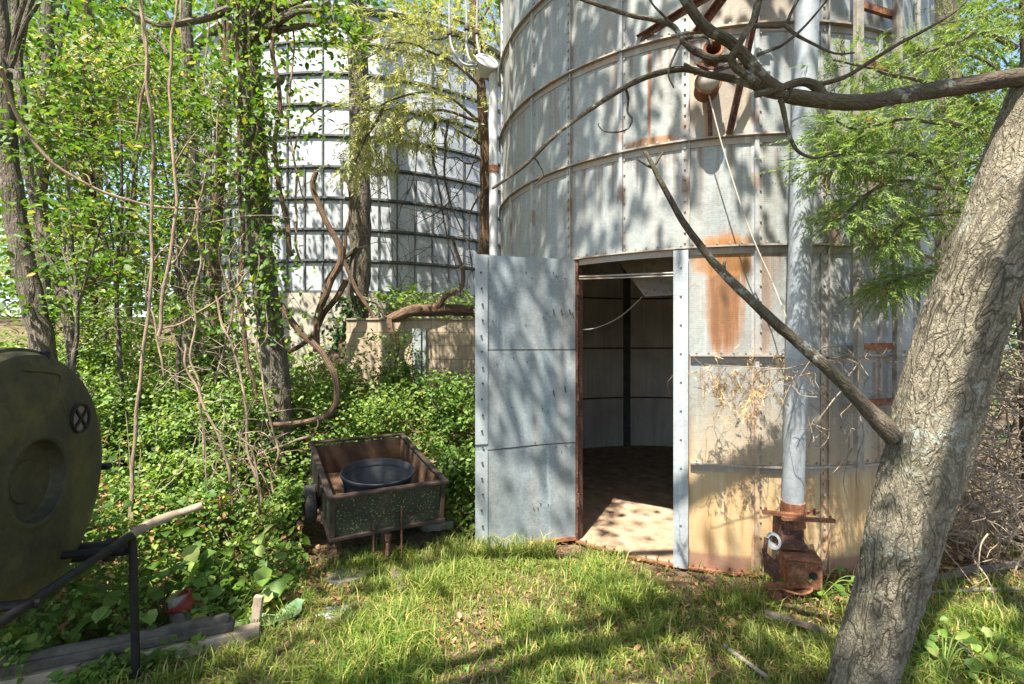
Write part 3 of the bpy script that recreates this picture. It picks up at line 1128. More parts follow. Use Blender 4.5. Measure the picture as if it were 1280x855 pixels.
mb.box(((a.x + b.x) / 2, WALLY - .085, b.z + .35), (.025, .012, .025))
tag(mb.build('metal_post', M['galv'], bevel=.004), 'pale galvanised upright channel fixed against the tan block wall', 'post')

# ------------------------------------------------------------------ electric service mast
ms = empty('service_mast', P(617, 420, 5.45) - Vector((0, 0, 1.75)), 'white service pipe with weatherhead and three wires beside the near bin', 'mast')
MB().tube([P(617, 640, 5.45), P(617, 300, 5.45), P(616.5, 84, 5.45)], .05, 18, 3).build('conduit', M['lamp'], ms)
MB().cyl(P(617, 216, 5.45), P(617, 208, 5.45), .062, 18).build('coupling', M['rust'], ms)
ha = Vector((.35, -.75, .55)).normalized()
MB().lathe([(.055, -.17), (.09, -.09), (.125, -.03), (.135, 0), (.12, .012), (.01, .03)], P(609, 76, 5.38), 28, ha.to_track_quat('Z', 'Y').to_matrix()).build('weatherhead', M['lamp'], ms)
for (pts, ipt) in (([(596, 82), (580, 80), (567, 64), (562, 38), (562, -40)], (562, 40)), ([(598, 80), (588, 76), (583, 58), (583.5, 34), (581, -40)], (583.5, 34)), ([(607, 84), (601, 72), (597, 55), (596, 38), (598, -40)], (596, 39))):
    mb = MB()
    mb.tube([P(x, y, 5.35 + .05 * i) for i, (x, y) in enumerate(pts)], .014, 8, 5)
    mb.build('service_wire', M['cable'], ms)
    MB().lathe([(.01, -.05), (.03, -.035), (.034, 0), (.024, .03), (.01, .05)], P(ipt[0], ipt[1], 5.5), 14).build('insulator', M['bolt'], ms)

# ------------------------------------------------------------------ leaning foreground tree
lt = empty('leaning_tree', P(1075, 880, 2.25), 'thick leaning grey barked tree in front of the bin, with a long bare limb', 'tree')
ctr = [(1078, 905, 2.24), (1080, 850, 2.24), (1104, 760, 2.24), (1127, 680, 2.22), (1149, 600, 2.22), (1174, 500, 2.22), (1209, 390, 2.20), (1257, 270, 2.18), (1303, 150, 2.16), (1348, 40, 2.14), (1400, -80, 2.1), (1450, -220, 2.05), (1490, -380, 2.0)]
rad = [.155, .128, .129, .138, .148, .158, .156, .153, .15, .147, .14, .125, .11]
mb = MB()
mb.tube([P(*c) for c in ctr], rad, 110, 26, rough=0)
pts = mb.v
for i, v in enumerate(pts):
    pass
tr = mb
# carve furrows along the trunk
n_ring = 110
nr_ = (len(tr.v)) // n_ring
for i in range(nr_):
    ringv = tr.v[i * n_ring:(i + 1) * n_ring]
    c = sum(ringv, Vector()) / n_ring
    for k in range(n_ring):
        p = ringv[k]
        an = 2 * math.pi * k / n_ring
        q = Vector((math.cos(an) * 3.4, math.sin(an) * 3.4, i * .0115 * 4.4))
        q = q + mnoise.noise_vector(q * 1.5) * .35
        ridge = min(1.0, abs(mnoise.noise(q * 3.0)) * 3.6) * (.5 + .5 * min(1.0, abs(mnoise.noise(q * 6.1 + Vector((9, 3, 1)))) * 4))
        h = (ridge - .6) * .0065 + mnoise.noise(q * 7) * .003 + mnoise.noise(q * .45) * .014
        if i > 1:
            tr.v[i * n_ring + k] = p + (p - c).normalized() * h
tr.build('trunk', M['bark'], lt)


def chain(mb, lst, d0, d1, r0, r1, n=9, sub=5, jit=.006, rough=.12):
    m = len(lst)
    pts = [P(x, y, d0 + (d1 - d0) * i / (m - 1)) for i, (x, y) in enumerate(lst)]
    mb.tube(pts, np.linspace(r0, r1, m), n, sub, jit=jit, rough=rough, rscale=30)


lm = MB()
chain(lm, [(1300, 98), (1262, 98), (1200, 108), (1130, 119), (1075, 128), (1020, 124), (985, 119)], 2.16, 2.0, .040, .029, 14, 7)
chain(lm, [(985, 119), (960, 116), (930, 102), (887, 93), (850, 87), (800, 100), (750, 129), (695, 170), (655, 208), (615, 236)], 2.0, 2.1, .019, .006)
chain(lm, [(1030, 124), (1018, 106), (1000, 102), (975, 110), (945, 118)], 2.03, 1.98, .022, .013)
chain(lm, [(975, 112), (955, 100), (932, 72), (912, 52), (888, 38), (870, 20), (848, -16), (835, -45)], 2.0, 1.85, .026, .017)
chain(lm, [(948, 104), (930, 92), (919, 84), (914, 72), (922, 60), (933, 40), (944, 20), (958, -30)], 1.98, 1.8, .017, .010)
chain(lm, [(919, 72), (903, 73), (887, 72), (866, 63), (852, 47), (840, 32), (815, 24), (782, 18), (720, -4), (690, -20)], 1.98, 2.1, .016, .007)
chain(lm, [(866, 63), (852, 50), (862, 47), (884, 46), (890, 58)], 1.98, 2.0, .011, .005)
chain(lm, [(925, 55), (938, 34), (958, 33), (981, 32), (990, 14), (1004, -12)], 1.95, 1.9, .010, .005)
chain(lm, [(981, 32), (995, 44), (1018, 56), (1043, 67), (1068, 66)], 1.92, 1.9, .008, .003)
chain(lm, [(946, 69), (968, 61), (978, 57), (1000, 40), (1020, 18), (1040, -8)], 1.98, 1.85, .008, .003)
chain(lm, [(855, 80), (880, 92), (905, 86), (930, 78)], 2.0, 1.96, .006, .004)
chain(lm, [(1022, 105), (1055, 96), (1090, 75), (1125, 54), (1162, 34), (1200, 8), (1222, -20)], 2.05, 1.9, .010, .004)
chain(lm, [(975, 124), (980, 145), (985, 165), (996, 186), (1010, 195), (1026, 197), (1048, 189)], 2.0, 2.1, .011, .004)
chain(lm, [(842, 34), (830, 20), (815, 4), (800, -25)], 2.0, 1.95, .006, .003)
chain(lm, [(855, 47), (845, 65), (835, 92), (842, 110)], 2.0, 2.05, .006, .003)
chain(lm, [(782, 110), (786, 122), (786, 140), (792, 150), (786, 162), (772, 166), (757, 164), (749, 154)], 2.08, 2.1, .006, .002, jit=.012)
chain(lm, [(669, 194), (676, 205), (680, 218), (668, 232)], 2.1, 2.1, .004, .002, jit=.012)
lm.build('bare_limb', M['limbbark'], lt)
sb = MB()
chain(sb, [(1108, 535), (1085, 512), (1045, 470), (1000, 430), (960, 396), (930, 368), (908, 346), (885, 322), (862, 290), (840, 254), (822, 222), (813, 203), (806, 190)], 2.22, 2.45, .032, .009, 12, 5, .010)
chain(sb, [(1118, 546), (1098, 525), (1082, 509), (1060, 486)], 2.21, 2.27, .046, .028, 14, 6, .004)
chain(sb, [(910, 348), (905, 338), (907, 326)], 2.40, 2.40, .016, .006)
chain(sb, [(816, 210), (807, 206), (798, 200)], 2.45, 2.45, .008, .004)
chain(sb, [(818, 206), (823, 198), (828, 190)], 2.45, 2.45, .007, .004)
sb.build('dead_branch', M['limbbark'], lt)


def in_view(p, pad=60):
    px = CX + F * p[:, 0] / np.maximum(p[:, 1], .05)
    py = CY + F * (EYE - p[:, 2]) / np.maximum(p[:, 1], .05)
    return (p[:, 1] > .1) & (px > -pad) & (px < 1280 + pad) & (py > -pad) & (py < 855 + pad)


# spots to light or shade: the unseen crown overhead is thinned to suit
LD = -np.array(SUNV)
GAPS = [(560, 770, 190, 85, .95), (640, 710, 90, 40, .8), (760, 830, 160, 60, .55), (930, 600, 110, 130, .9), (900, 420, 60, 160, .45), (780, 270, 110, 110, .5),
        (480, 520, 150, 110, 1.1), (440, 180, 130, 160, .98), (540, 440, 60, 60, .75), (230, 530, 260, 170, 1.4), (230, 720, 110, 90, .6), (790, 650, 110, 60, 1.1), (1230, 790, 70, 60, .5),
        (150, 150, 190, 220, .9), (1130, 250, 90, 160, .55), (1110, 640, 110, 280, .7), (960, 80, 110, 110, .6), (655, 560, 60, 120, .2), (1240, 560, 60, 120, .7), (1200, 260, 80, 180, .4), (1110, 790, 90, 90, .8), (800, 500, 60, 180, 1.1), (1085, 470, 110, 170, .7), (640, 120, 40, 150, .35)]
SHADE = [(30, 640, 170, 230, .9), (880, 800, 160, 60, .6), (470, 650, 90, 60, .7), (660, 420, 70, 110, .5), (690, 180, 80, 220, .6), (800, 120, 60, 90, .4)]


def light_target(q):
    """q (n,3): canopy points -> share of light wanted where their shadow lands"""
    L = LD
    n = len(q)
    t_g = (0.0 - q[:, 2]) / L[2]
    ox, oy = q[:, 0] - BC.x, q[:, 1] - BC.y
    A = L[0] ** 2 + L[1] ** 2
    B = 2 * (ox * L[0] + oy * L[1])
    C = ox ** 2 + oy ** 2 - BR ** 2
    D = B * B - 4 * A * C
    tb = np.where(D > 0, (-B - np.sqrt(np.maximum(D, 0))) / (2 * A), 1e9)
    zb = q[:, 2] + tb * L[2]
    tb = np.where((tb > 0) & (zb > 0) & (zb < 6.4), tb, 1e9)
    ty = (9.0 - q[:, 1]) / L[1]
    t = np.minimum(np.minimum(t_g, tb), ty)
    h = q + L * t[:, None]
    yy = np.maximum(h[:, 1], .3)
    px = CX + F * h[:, 0] / yy
    py = CY + F * (EYE - h[:, 2]) / yy
    v = np.full(n, .50)
    for (gx_, gy_, rx, ry, s) in GAPS:
        r2 = ((px - gx_) / rx) ** 2 + ((py - gy_) / ry) ** 2
        v = v + np.exp(-r2 ** 1.5) * s * (.98 - .50)
    for (gx_, gy_, rx, ry, s) in SHADE:
        r2 = ((px - gx_) / rx) ** 2 + ((py - gy_) / ry) ** 2
        v = v - np.exp(-r2 ** 1.5) * s * .5
    return np.clip(v, .0, 1)


nc = 5200
q = np.stack([RNG.uniform(-8.5, 4.2, nc), RNG.uniform(-7, 3.6, nc), RNG.uniform(6.3, 9.6, nc)], 1)
v = light_target(q)
fieldn = np.array([mnoise.noise(Vector(p) * .9) * .5 + .5 + .35 * mnoise.noise(Vector(p) * 2.7) for p in q])
keep = fieldn > (.16 + .72 * v)
q = q[keep]
lp = clumps(q, 24, .22, .5)
lp = lp[~in_view(lp, 120)]
leafobj('crown', lp, RNG.uniform(.07, .14, len(lp)), M['canopy'], lt, up=.8)  # out-of-view leaves, placed and thinned to throw dappled shade below
bm = MB()
top = P(*ctr[-1])
for i in range(9):
    tgt = Vector(q[RNG.integers(len(q))])
    mid = top.lerp(tgt, .5) + Vector((random.uniform(-.3, .3), random.uniform(-.3, .3), .5))
    if in_view(np.array([list(mid), list(tgt), list(top.lerp(mid, .5))]), 150).any():
        continue
    bm.tube([top - Vector((0, 0, .1)), mid, tgt], [.07, .045, .012], 8, 6, jit=.05)
if bm.v:
    bm.build('upper_limb', M['limbbark'], lt)

# ------------------------------------------------------------------ cart with tub
yaw, pit = .496, .121
rc = Matrix.Rotation(yaw, 3, 'Z') @ Matrix.Rotation(pit, 3, 'X')
cart = empty('utility_cart', (-.923, 3.671, .575), 'low black steel garden cart with open rusty box, sunk among the undergrowth', 'cart', rc)
W, Lc, Hc = .88, 1.31, .325
t = .006


def part(mb, name, mat, par, **k):
    return mb.build(name, mat, par, local=True, **k)


for (x, y, sx, sy) in ((0, .02, W - .02, t), (0, Lc - .02, W - .02, t), (-W / 2 + .012, Lc / 2, t, Lc - .05), (W / 2 - .012, Lc / 2, t, Lc - .05)):
    mb = MB()
    mb.box((x, y, -Hc / 2 - .01), (sx, sy, Hc - .03))
    part(mb, 'side_panel', M['cart'], cart)
for (x, y, sx, sy) in ((0, .0275, W - .04, .003), (0, Lc - .0275, W - .04, .003), (-W / 2 + .0195, Lc / 2, .003, Lc - .07), (W / 2 - .0195, Lc / 2, .003, Lc - .07)):
    mb = MB()
    mb.box((x, y, -Hc / 2 - .01), (sx, sy, Hc - .05))
    part(mb, 'inner_lining', M['cartin'], cart)
mb = MB()
mb.box((0, Lc / 2, -Hc + .006), (W - .05, Lc - .06, .008))
part(mb, 'bed', M['cartin'], cart)
mb = MB()
for (a, b) in (((-W / 2 - .022, 0), (W / 2 + .022, 0)), ((-W / 2 - .022, Lc), (W / 2 + .022, Lc))):
    mb.box(((a[0] + b[0]) / 2, a[1], 0), (b[0] - a[0], .05, .022))
for x in (-W / 2, W / 2):
    mb.box((x, Lc / 2, -.001), (.046, Lc - .052, .02))
part(mb, 'rim', M['cartrim'], cart, bevel=.004)
mb = MB()
for x in (-W / 2 + .018, W / 2 - .018):
    for y in (.012, Lc - .012):
        mb.box((x, y, -Hc / 2), (.034, .03, Hc - .03))
for y in (0.008, Lc - .008):
    mb.box((0, y, -Hc), (W + .01, .034, .026))
for x in (-W / 2 + .005, W / 2 - .005):
    mb.box((x, Lc / 2, -Hc - .001), (.03, Lc - .05, .025))
mb.box((-W / 2 - .012, .62, -.16), (.016, .05, .28))
mb.box((-W / 2 - .02, .30, -.05), (.03, .06, .05))
part(mb, 'frame', M['cartrim'], cart, bevel=.003)
for sx in (-1, 1):
    mb = MB()
    rw = Matrix.Rotation(R_(90), 3, 'Y')
    cw_ = (sx * (W / 2 + .07), .66, -Hc - .0)
    mb.lathe([(.09, -.04), (.14, -.045), (.16, -.035), (.165, 0), (.16, .035), (.14, .045), (.09, .04)], cw_, 28, rw)
    wt = part(mb, 'wheel', M['tyre'], cart)
    mb = MB()
    mb.lathe([(.02, -.05), (.05, -.045), (.088, -.03), (.088, .03), (.05, .045), (.02, .05)], cw_, 20, rw)
    part(mb, 'hub', M['rustd'], wt)
mb = MB()
mb.cyl((-W / 2 - .06, .66, -Hc - .03), (W / 2 + .06, .66, -Hc - .03), .02, 10)
part(mb, 'axle', M['rustd'], cart)
mb = MB()
mb.bar(P(467, 642, 3.66), P(467, 704, 3.66), .014, .012).bar(P(502, 636, 3.72), P(502, 697, 3.72), .014, .012)
mb.bar(P(467, 692, 3.66), P(502, 684, 3.72), .012, .014)
mb.cyl(P(485, 672, 3.64), P(484, 706, 3.64), .016, 10).cyl(P(485, 668, 3.64), P(485, 675, 3.64), .024, 10)
mb.build('jack_stand', M['rustd'], cart)
mb = MB()
mb.tube([P(480, 655, 3.95), P(486, 702, 3.72), P(494, 722, 3.48) + Vector((0, 0, .03)), P(504, 748, 3.18) + Vector((0, 0, .03))], [.03, .036, .04, .034], 8, 3, rough=.15, rscale=12)
mb.build('tongue', M['twigd'], cart)
tubc = Matrix.Translation(Vector((-.923, 3.671, .575))) @ rc.to_4x4() @ Vector((-.01, .40, -.305))
tb = empty('rubber_tub', tubc, 'round black rubber feed tub sitting in the cart box', 'tub', rc)
pr = [(.0, .012), (.225, .012), (.24, .03), (.262, .23), (.272, .238), (.285, .30), (.292, .31), (.300, .306), (.300, .285), (.284, .27), (.278, .235), (.25, .01), (.235, .0), (.0, .0)]
MB().lathe(pr, n=56).build('shell', M['tub'], tb, local=True, sharp=50)
mb = MB()
mb.lathe([(.27, .252), (.286, .252), (.288, .262), (.272, .262)], n=56, closed=True)
mb.build('rim_band', M['tub'], tb, local=True)
# leaves lying in the cart bed
lp = np.array([Matrix.Translation(Vector((-.923, 3.671, .575))) @ rc.to_4x4() @ Vector((random.uniform(-.40, -.24), random.uniform(.25, .75), -Hc + .02)) for i in range(40)])
tag(leafobj('fallen_leaves', lp, .05, M['dry'], up=4.0), 'dry leaves scattered in the cart bed beside the tub', 'leaves', kind='stuff')

# ------------------------------------------------------------------ round tank on its stand
tc = Vector((-2.0, 2.0, 1.12))
tn = Vector((.967, .254, 0)).normalized()
TR = .545
rq = tn.to_track_quat('Z', 'Y').to_matrix()
tk = empty('round_tank', (tc.x - .4, tc.y - .1, .56), 'mossy dark round tank lying on its side with its flat end showing', 'tank')
prof = [(.001, -1.15), (TR - .05, -1.12), (TR, -1.05), (TR, -.06), (TR - .006, -.03), (TR - .018, -.008), (TR - .035, -.002), (TR - .06, .004), (.36, .018), (.225, .026), (.196, .026), (.19, .030), (.178, .031), (.170, .026), (.160, -.014), (.152, -.024), (.09, -.028), (.085, -.022), (.001, -.02)]
mb = MB()
mb.lathe(prof, tc, 72, rq)
mb.build('drum', M['tank'], tk, sharp=38)
mb = MB()
mb.lathe([(TR + .001, -.10), (TR + .012, -.095), (TR + .012, -.055), (TR + .001, -.05)], tc, 72, rq)
mb.build('rim_seam', M['tank'], tk)
ez = Vector((0, 0, 1))
eu = ez.cross(tn).normalized()       # towards the far right edge


def face_pt(px, py, off=0.0):
    dv = P(px, py, 1) - Vector((0, 0, EYE))
    o_ = Vector((0, 0, EYE))
    tt = (tc + tn * off - o_).dot(tn) / dv.dot(tn)
    return o_ + dv * tt


vc = face_pt(96, 523, .012)
mb = MB()
mb.lathe([(.001, .0), (.062, .0), (.062, .012), (.001, .014)], vc, 28, rq)
vp = mb.build('vent_plate', M['vent'], tk)
mb = MB()
mb.lathe([(.060, .004), (.072, .004), (.070, .022), (.060, .02)], vc, 28, rq, closed=True)
for an in (40, 130):
    dvec = eu * math.cos(R_(an)) + ez * math.sin(R_(an))
    mb.bar(vc - dvec * .062 + tn * .017, vc + dvec * .062 + tn * .017, .012, .010, tn)
mb.build('vent_cross', M['blackpaint'], vp)
mb = MB()
pp = face_pt(56, 443, -.02)
mb.lathe([(.016, -.03), (.018, .012), (.010, .018)], pp + Vector((0, 0, .0)), 14)
pp2 = face_pt(131, 583, -.02)
mb.build('edge_bolt', M['blackpaint'], tk)
mb = MB()
mb.lathe([(.018, -.02), (.02, .02), (.012, .03)], pp2, 12, rq)
mb.build('edge_bolt', M['blackpaint'], tk)
mb = MB()
# a thin strap line moulded on the end
mb.tube([face_pt(30, 463, .012), face_pt(60, 465, .012), face_pt(76, 470, .012), face_pt(72, 490, .014), face_pt(60, 515, .016)], .004, 6, 5)
mb.build('moulded_ridge', M['tank'], tk)
mb = MB()
oc = face_pt(104, 690, -.02)
mb.cyl(oc - tn * .05, oc + tn * .10, .045, 16).cyl(oc + tn * .10, oc + tn * .13, .06, 8).cyl(oc + tn * .13, oc + tn * .19, .035, 16)
mb.cyl(oc + tn * .16, P(166, 692, 2.40), .012, 8)
mb.build('outlet_valve', M['blackpaint'], tk)
stn = empty('tank_stand', (-1.9, 2.0, 0), 'black bent pipe cradle under the round tank, one leg in the plants', 'stand')
mb = MB()
mb.tube([Vector((-1.70, 1.35, .74)), Vector((-1.77, 1.75, .74)), Vector((-1.875, 2.30, .742)), Vector((-1.898, 2.385, .728)), Vector((-1.90, 2.405, .66)), Vector((-1.895, 2.41, .3)), Vector((-1.885, 2.41, -.04))], .0185, 16, 7)
mb.build('bent_rail', M['blackpaint'], stn)
mb = MB()
mb.tube([Vector((-3.0, 1.68, .74)), Vector((-3.05, 2.05, .74)), Vector((-3.12, 2.5, .74)), Vector((-3.13, 2.55, .7)), Vector((-3.13, 2.56, -.02))], .022, 12, 5)
mb.build('bent_rail', M['blackpaint'], stn)
mb = MB()
for y in (1.78, 2.22):
    dx = (y - 2.0) * -.254
    mb.cyl(Vector((-1.80 + dx, y, .735)), Vector((-3.06 + dx, y - .33, .735)), .018, 10)
mb.cyl(Vector((-1.74, 1.6, .735)), Vector((-1.74, 1.6, -.02)), .022, 12)
mb.build('cross_pipe', M['blackpaint'], stn)

# weathered pole, timbers, bits on the ground
mb = MB()
mb.tube([P(118, 702, 2.62), P(165, 668, 2.72), P(200, 650, 2.85), P(252, 632, 3.0)], [.021, .025, .026, .020], 14, 9, rough=.4, rscale=25)
tag(mb.build('fallen_pole', M['wood']), 'broken grey weathered pole lying across the leaves behind the tank stand', 'pole')
tim = empty('timber_edging', (-1.95, 2.5, 0), 'two stacked weathered timbers edging the plant bed in the corner by the tank', 'timber')
ta, tb_ = Vector((-2.95, 2.13, .035)), Vector((-1.45, 2.76, .035))
dT = (tb_ - ta).normalized()
mb = MB()
mb.bar(ta, tb_, .085, .075)
mb.build('lower_timber', M['wood'], tim, bevel=.006)
mb = MB()
nrm = Vector((-dT.y, dT.x, 0))
i0 = len(mb.v)
pts_a = []
mb.bar(ta + nrm * .02 + Vector((0, 0, .066)), tb_ - dT * .13 + nrm * .02 + Vector((0, 0, .066)), .075, .05)
mb.tube([ta + nrm * .03 + Vector((0, 0, .09)), ta.lerp(tb_, .5) + nrm * .03 + Vector((0, 0, .085)), tb_ - dT * .16 + nrm * .03 + Vector((0, 0, .088))], .035, 7, 10, jit=.012, rough=.3, rscale=18)
mb.build('upper_timber', M['woodtop'], tim, bevel=.008)
mb = MB()
mb.box(Vector((-1.50, 2.82, .09)), (.05, .03, .24), Matrix.Rotation(.12, 3, 'Y'))
tag(mb.build('wooden_stake', M['wood'], bevel=.004), 'short wooden stake standing behind the timber end', 'stake')
mb = MB()
mb.tube([P(232, 790, 2.82), P(226, 745, 2.86)], [.075, .06], 14, 4, rough=.2, rscale=14)
tag(mb.build('tree_stump', M['oldwood']), 'small grey stump half hidden in leaves beside the red pail', 'stump')
rr = Vector((-.5, -.35, .8)).normalized().to_track_quat('Z', 'Y').to_matrix()
mb = MB()
mb.lathe([(.0, .0), (.055, .0), (.07, .13), (.076, .132), (.076, .142), (.066, .142), (.052, .01), (.0, .01)], P(244, 768, 2.88), 26, rr)
tag(mb.build('red_pail', M['red']), 'faded red plastic pail lying tilted in the undergrowth', 'pail')


def slab(name, mat, c, rx, ry, th, lab, cat, rotz=0, curl=0.0, jag=.2, n=22):
    mb = MB()
    mb.v.append(Vector((0, 0, th + curl * .2)))
    top, bot = [], []
    for k in range(n):
        a = 2 * math.pi * k / n
        f = 1 + jag * random.uniform(-1, 1)
        x, y = rx * math.cos(a) * f, ry * math.sin(a) * f
        z = curl * (math.cos(a) ** 2) + .3 * curl * math.sin(3 * a)
        top.append(Vector((x, y, th + z)))
        bot.append(Vector((x, y, z)))
    m = Matrix.Rotation(rotz, 3, 'Z')
    i1 = len(mb.v)
    mb.v += top
    i2 = len(mb.v)
    mb.v += bot
    i3 = len(mb.v)
    mb.v.append(Vector((0, 0, 0)))
    for k in range(n):
        j = (k + 1) % n
        mb.face([0, i1 + k, i1 + j])
        mb.face([i1 + k, i2 + k, i2 + j, i1 + j])
        mb.face([i3, i2 + j, i2 + k])
    mb.v = [m @ v + Vector(c) for v in mb.v]
    return tag(mb.build(name, mat), lab, cat)


slab('large_leaf', M['bigleaf'], P(347, 776, 2.93) + Vector((0, 0, .02)), .14, .085, .004, 'large wilted green leaf lying on bare ground beyond the timber end', 'leaf', .7, .05, .16)
slab('flat_stone', M['papery'], P(418, 768, 3.0) + Vector((0, 0, .0)), .10, .06, .02, 'pale whitish flat stone half sunk in the sunny grass', 'stone', .2, 0, .2)
slab('flat_stone', M['stone'], P(434, 722, 3.45) + Vector((0, 0, -.005)), .15, .10, .025, 'grey green flat stone in front of the cart box', 'stone', .5, 0, .15)
slab('flat_stone', M['stone'], P(545, 662, 4.3) + Vector((0, 0, .03)), .16, .12, .06, 'broad grey stone in the shade just right of the cart', 'stone', .2, 0, .2)
for pts, r0, r1, lab, d0, d1 in (
        ([(905, 805), (918, 822), (935, 838), (958, 862)], .014, .010, 'grey stick lying in the shaded grass, pointing at the bin', 2.65, 2.4),
        ([(955, 778), (985, 786), (1012, 789), (1040, 796)], .028, .022, 'dark short log lying against the foot of the leaning tree', 2.95, 2.75),
        ([(1150, 745), (1180, 775), (1205, 805), (1228, 850)], .016, .010, 'thin dead branch in the grass to the right of the leaning tree', 3.0, 2.45),
        ([(1120, 742), (1180, 744), (1225, 738), (1275, 728)], .010, .012, 'forked pale stick lying before the brush pile', 3.2, 3.25),
        ([(1165, 725), (1215, 712), (1260, 702), (1300, 698)], .03, .035, 'rotten brown branch half buried under the brush pile', 3.4, 3.7)):
    mb = MB()
    m = len(pts)
    pp_ = []
    for i, (x, y) in enumerate(pts):
        dd = d0 + (d1 - d0) * i / (m - 1)
        p = P(x, y, dd)
        p.z = .025
        pp_.append(p)
    mb.tube(pp_, np.linspace(r0, r1, m), 8, 5, jit=.02, rough=.2, rscale=20)
    tag(mb.build('fallen_stick', M['twigd'] if 'dark' in lab or 'rotten' in lab else M['oldwood']), lab, 'stick', 'sticks lying on the lawn')

# ------------------------------------------------------------------ trees
def gz(x, y):
    return float(terr(x, y))


def path(lst, d):
    return [P(x, y, d if not isinstance(d, (list, tuple)) else d[i]) for i, (x, y) in enumerate(lst)]


def tree(label, pts, r0, r1, crown_c, per, spread, leaf, bark='darkbark', leafm='leaf', limbs=(), name='tree', group=None, sides=18, up=.7, limb_r=.03):
    base = pts[0].copy()
    base.z = gz(base.x, base.y) - .05
    pts = [base] + pts
    t = empty(name, base, label, 'tree', None, group)
    mb = MB()
    rr = [r0 * 1.25] + list(np.linspace(r0, r1, len(pts) - 1))
    mb.tube(pts, rr, sides, 6, jit=.02, rough=.12, rscale=7)
    mb.build('trunk', M[bark], t)
    if len(limbs):
        mb = MB()
        for l in limbs:
            m = len(l)
            mb.tube(l, np.linspace(limb_r, limb_r * .35, m), 8, 5, jit=.04, rough=.1, rscale=12)
        mb.build('limb', M[bark], t)
    if len(crown_c):
        crown_c = np.asarray(crown_c)
        lt_ = light_target(crown_c)
        iv_ = in_view(crown_c, 10)
        crown_c = crown_c[np.where(iv_, RNG.random(len(crown_c)) > lt_ * .62 * (crown_c[:, 1] < 7), RNG.random(len(crown_c)) > lt_ * 1.08)]
        crown_c = crown_c[RNG.random(len(crown_c)) < .88]
        lp = clumps(crown_c, int(per * 1.75), spread * RNG.uniform(.6, 1.15, len(crown_c)), .5)
        leafobj('crown', lp, RNG.uniform(leaf * .65, leaf * 1.25, len(lp)), M[leafm], t, up=up, sun=.25)
    return t


def ell(cx, cy, cz, rx, ry, rz, n):
    d = unit(RNG.normal(size=(n, 3))) * (RNG.random((n, 1)) ** .45)
    return d * np.array([rx, ry, rz]) + np.array([cx, cy, cz])


def pxc(px0, px1, py0, py1, d0, d1, n):
    """crown clump centres through a wedge of space"""
    d = RNG.uniform(d0, d1, n)
    px = RNG.uniform(px0, px1, n)
    py = RNG.uniform(py0, py1, n)
    return np.stack([(px - CX) / F * d, d, EYE - (py - CY) / F * d], 1)


def branch_to(p0, targets):
    return [[Vector(p0), Vector(p0).lerp(Vector(t_), .5) + Vector((0, 0, .15)), Vector(t_)] for t_ in targets]


GT = 'trees of the wood on the left'
# trunk at the left margin
c = np.concatenate([pxc(-220, 160, -260, 130, 4.6, 6.4, 90), pxc(-60, 150, 60, 250, 4.8, 6.2, 20)])
tree('rough dark trunk leaning at the left margin above the tank', path([(54, 450), (46, 400), (30, 330), (14, 240), (6, 140), (0, 50), (-8, -60), (-20, -200)], 5.5), .115, .08, c, 34, .26, .085,
     limbs=branch_to(P(4, 100, 5.5), c[:8]), group=GT)
c = pxc(-60, 190, -200, 170, 7.0, 8.8, 60)
tree('slim brown trunk just right of the one at the left margin', path([(62, 440), (56, 380), (52, 300), (52, 240), (58, 120), (64, -60), (70, -160)], 7.8), .095, .07, c, 28, .32, .10, limbs=branch_to(P(55, 150, 7.8), c[:6]), group=GT)
mbp = path([(90, 430), (70, 340), (48, 270), (34, 200), (24, 80), (12, -80)], 6.2)
c = pxc(-80, 120, -200, 60, 5.6, 6.6, 26)
tree('thin dark stem crossing behind the trunk at the left margin', mbp, .06, .04, c, 26, .25, .08, limbs=branch_to(mbp[4], c[:4]), group=GT, sides=10)
# vine wrapped trunk in front of the far bin
c = np.concatenate([pxc(160, 340, -180, 120, 4.5, 5.8, 62), pxc(345, 455, -160, 62, 4.6, 5.6, 55), pxc(225, 335, 100, 330, 4.7, 5.4, 34), pxc(345, 385, 60, 250, 4.9, 5.2, 7)])
tv = tree('tall brown trunk wrapped in vines, standing left of the far bin', path([(352, 570), (347, 500), (342, 440), (332, 370), (324, 290), (320, 200), (314, 100), (309, 0), (304, -120)], 5.2), .14, .105, c, 34, .2, .075,
          bark='darkbark', limbs=[path([(310, -5), (285, 12), (250, 28), (215, 32), (188, 26), (150, 10)], [5.15, 5.1, 5.05, 5.0, 5.0, 5.0])] + branch_to(P(312, 60, 5.2), c[62:68]), group=GT, limb_r=.05)
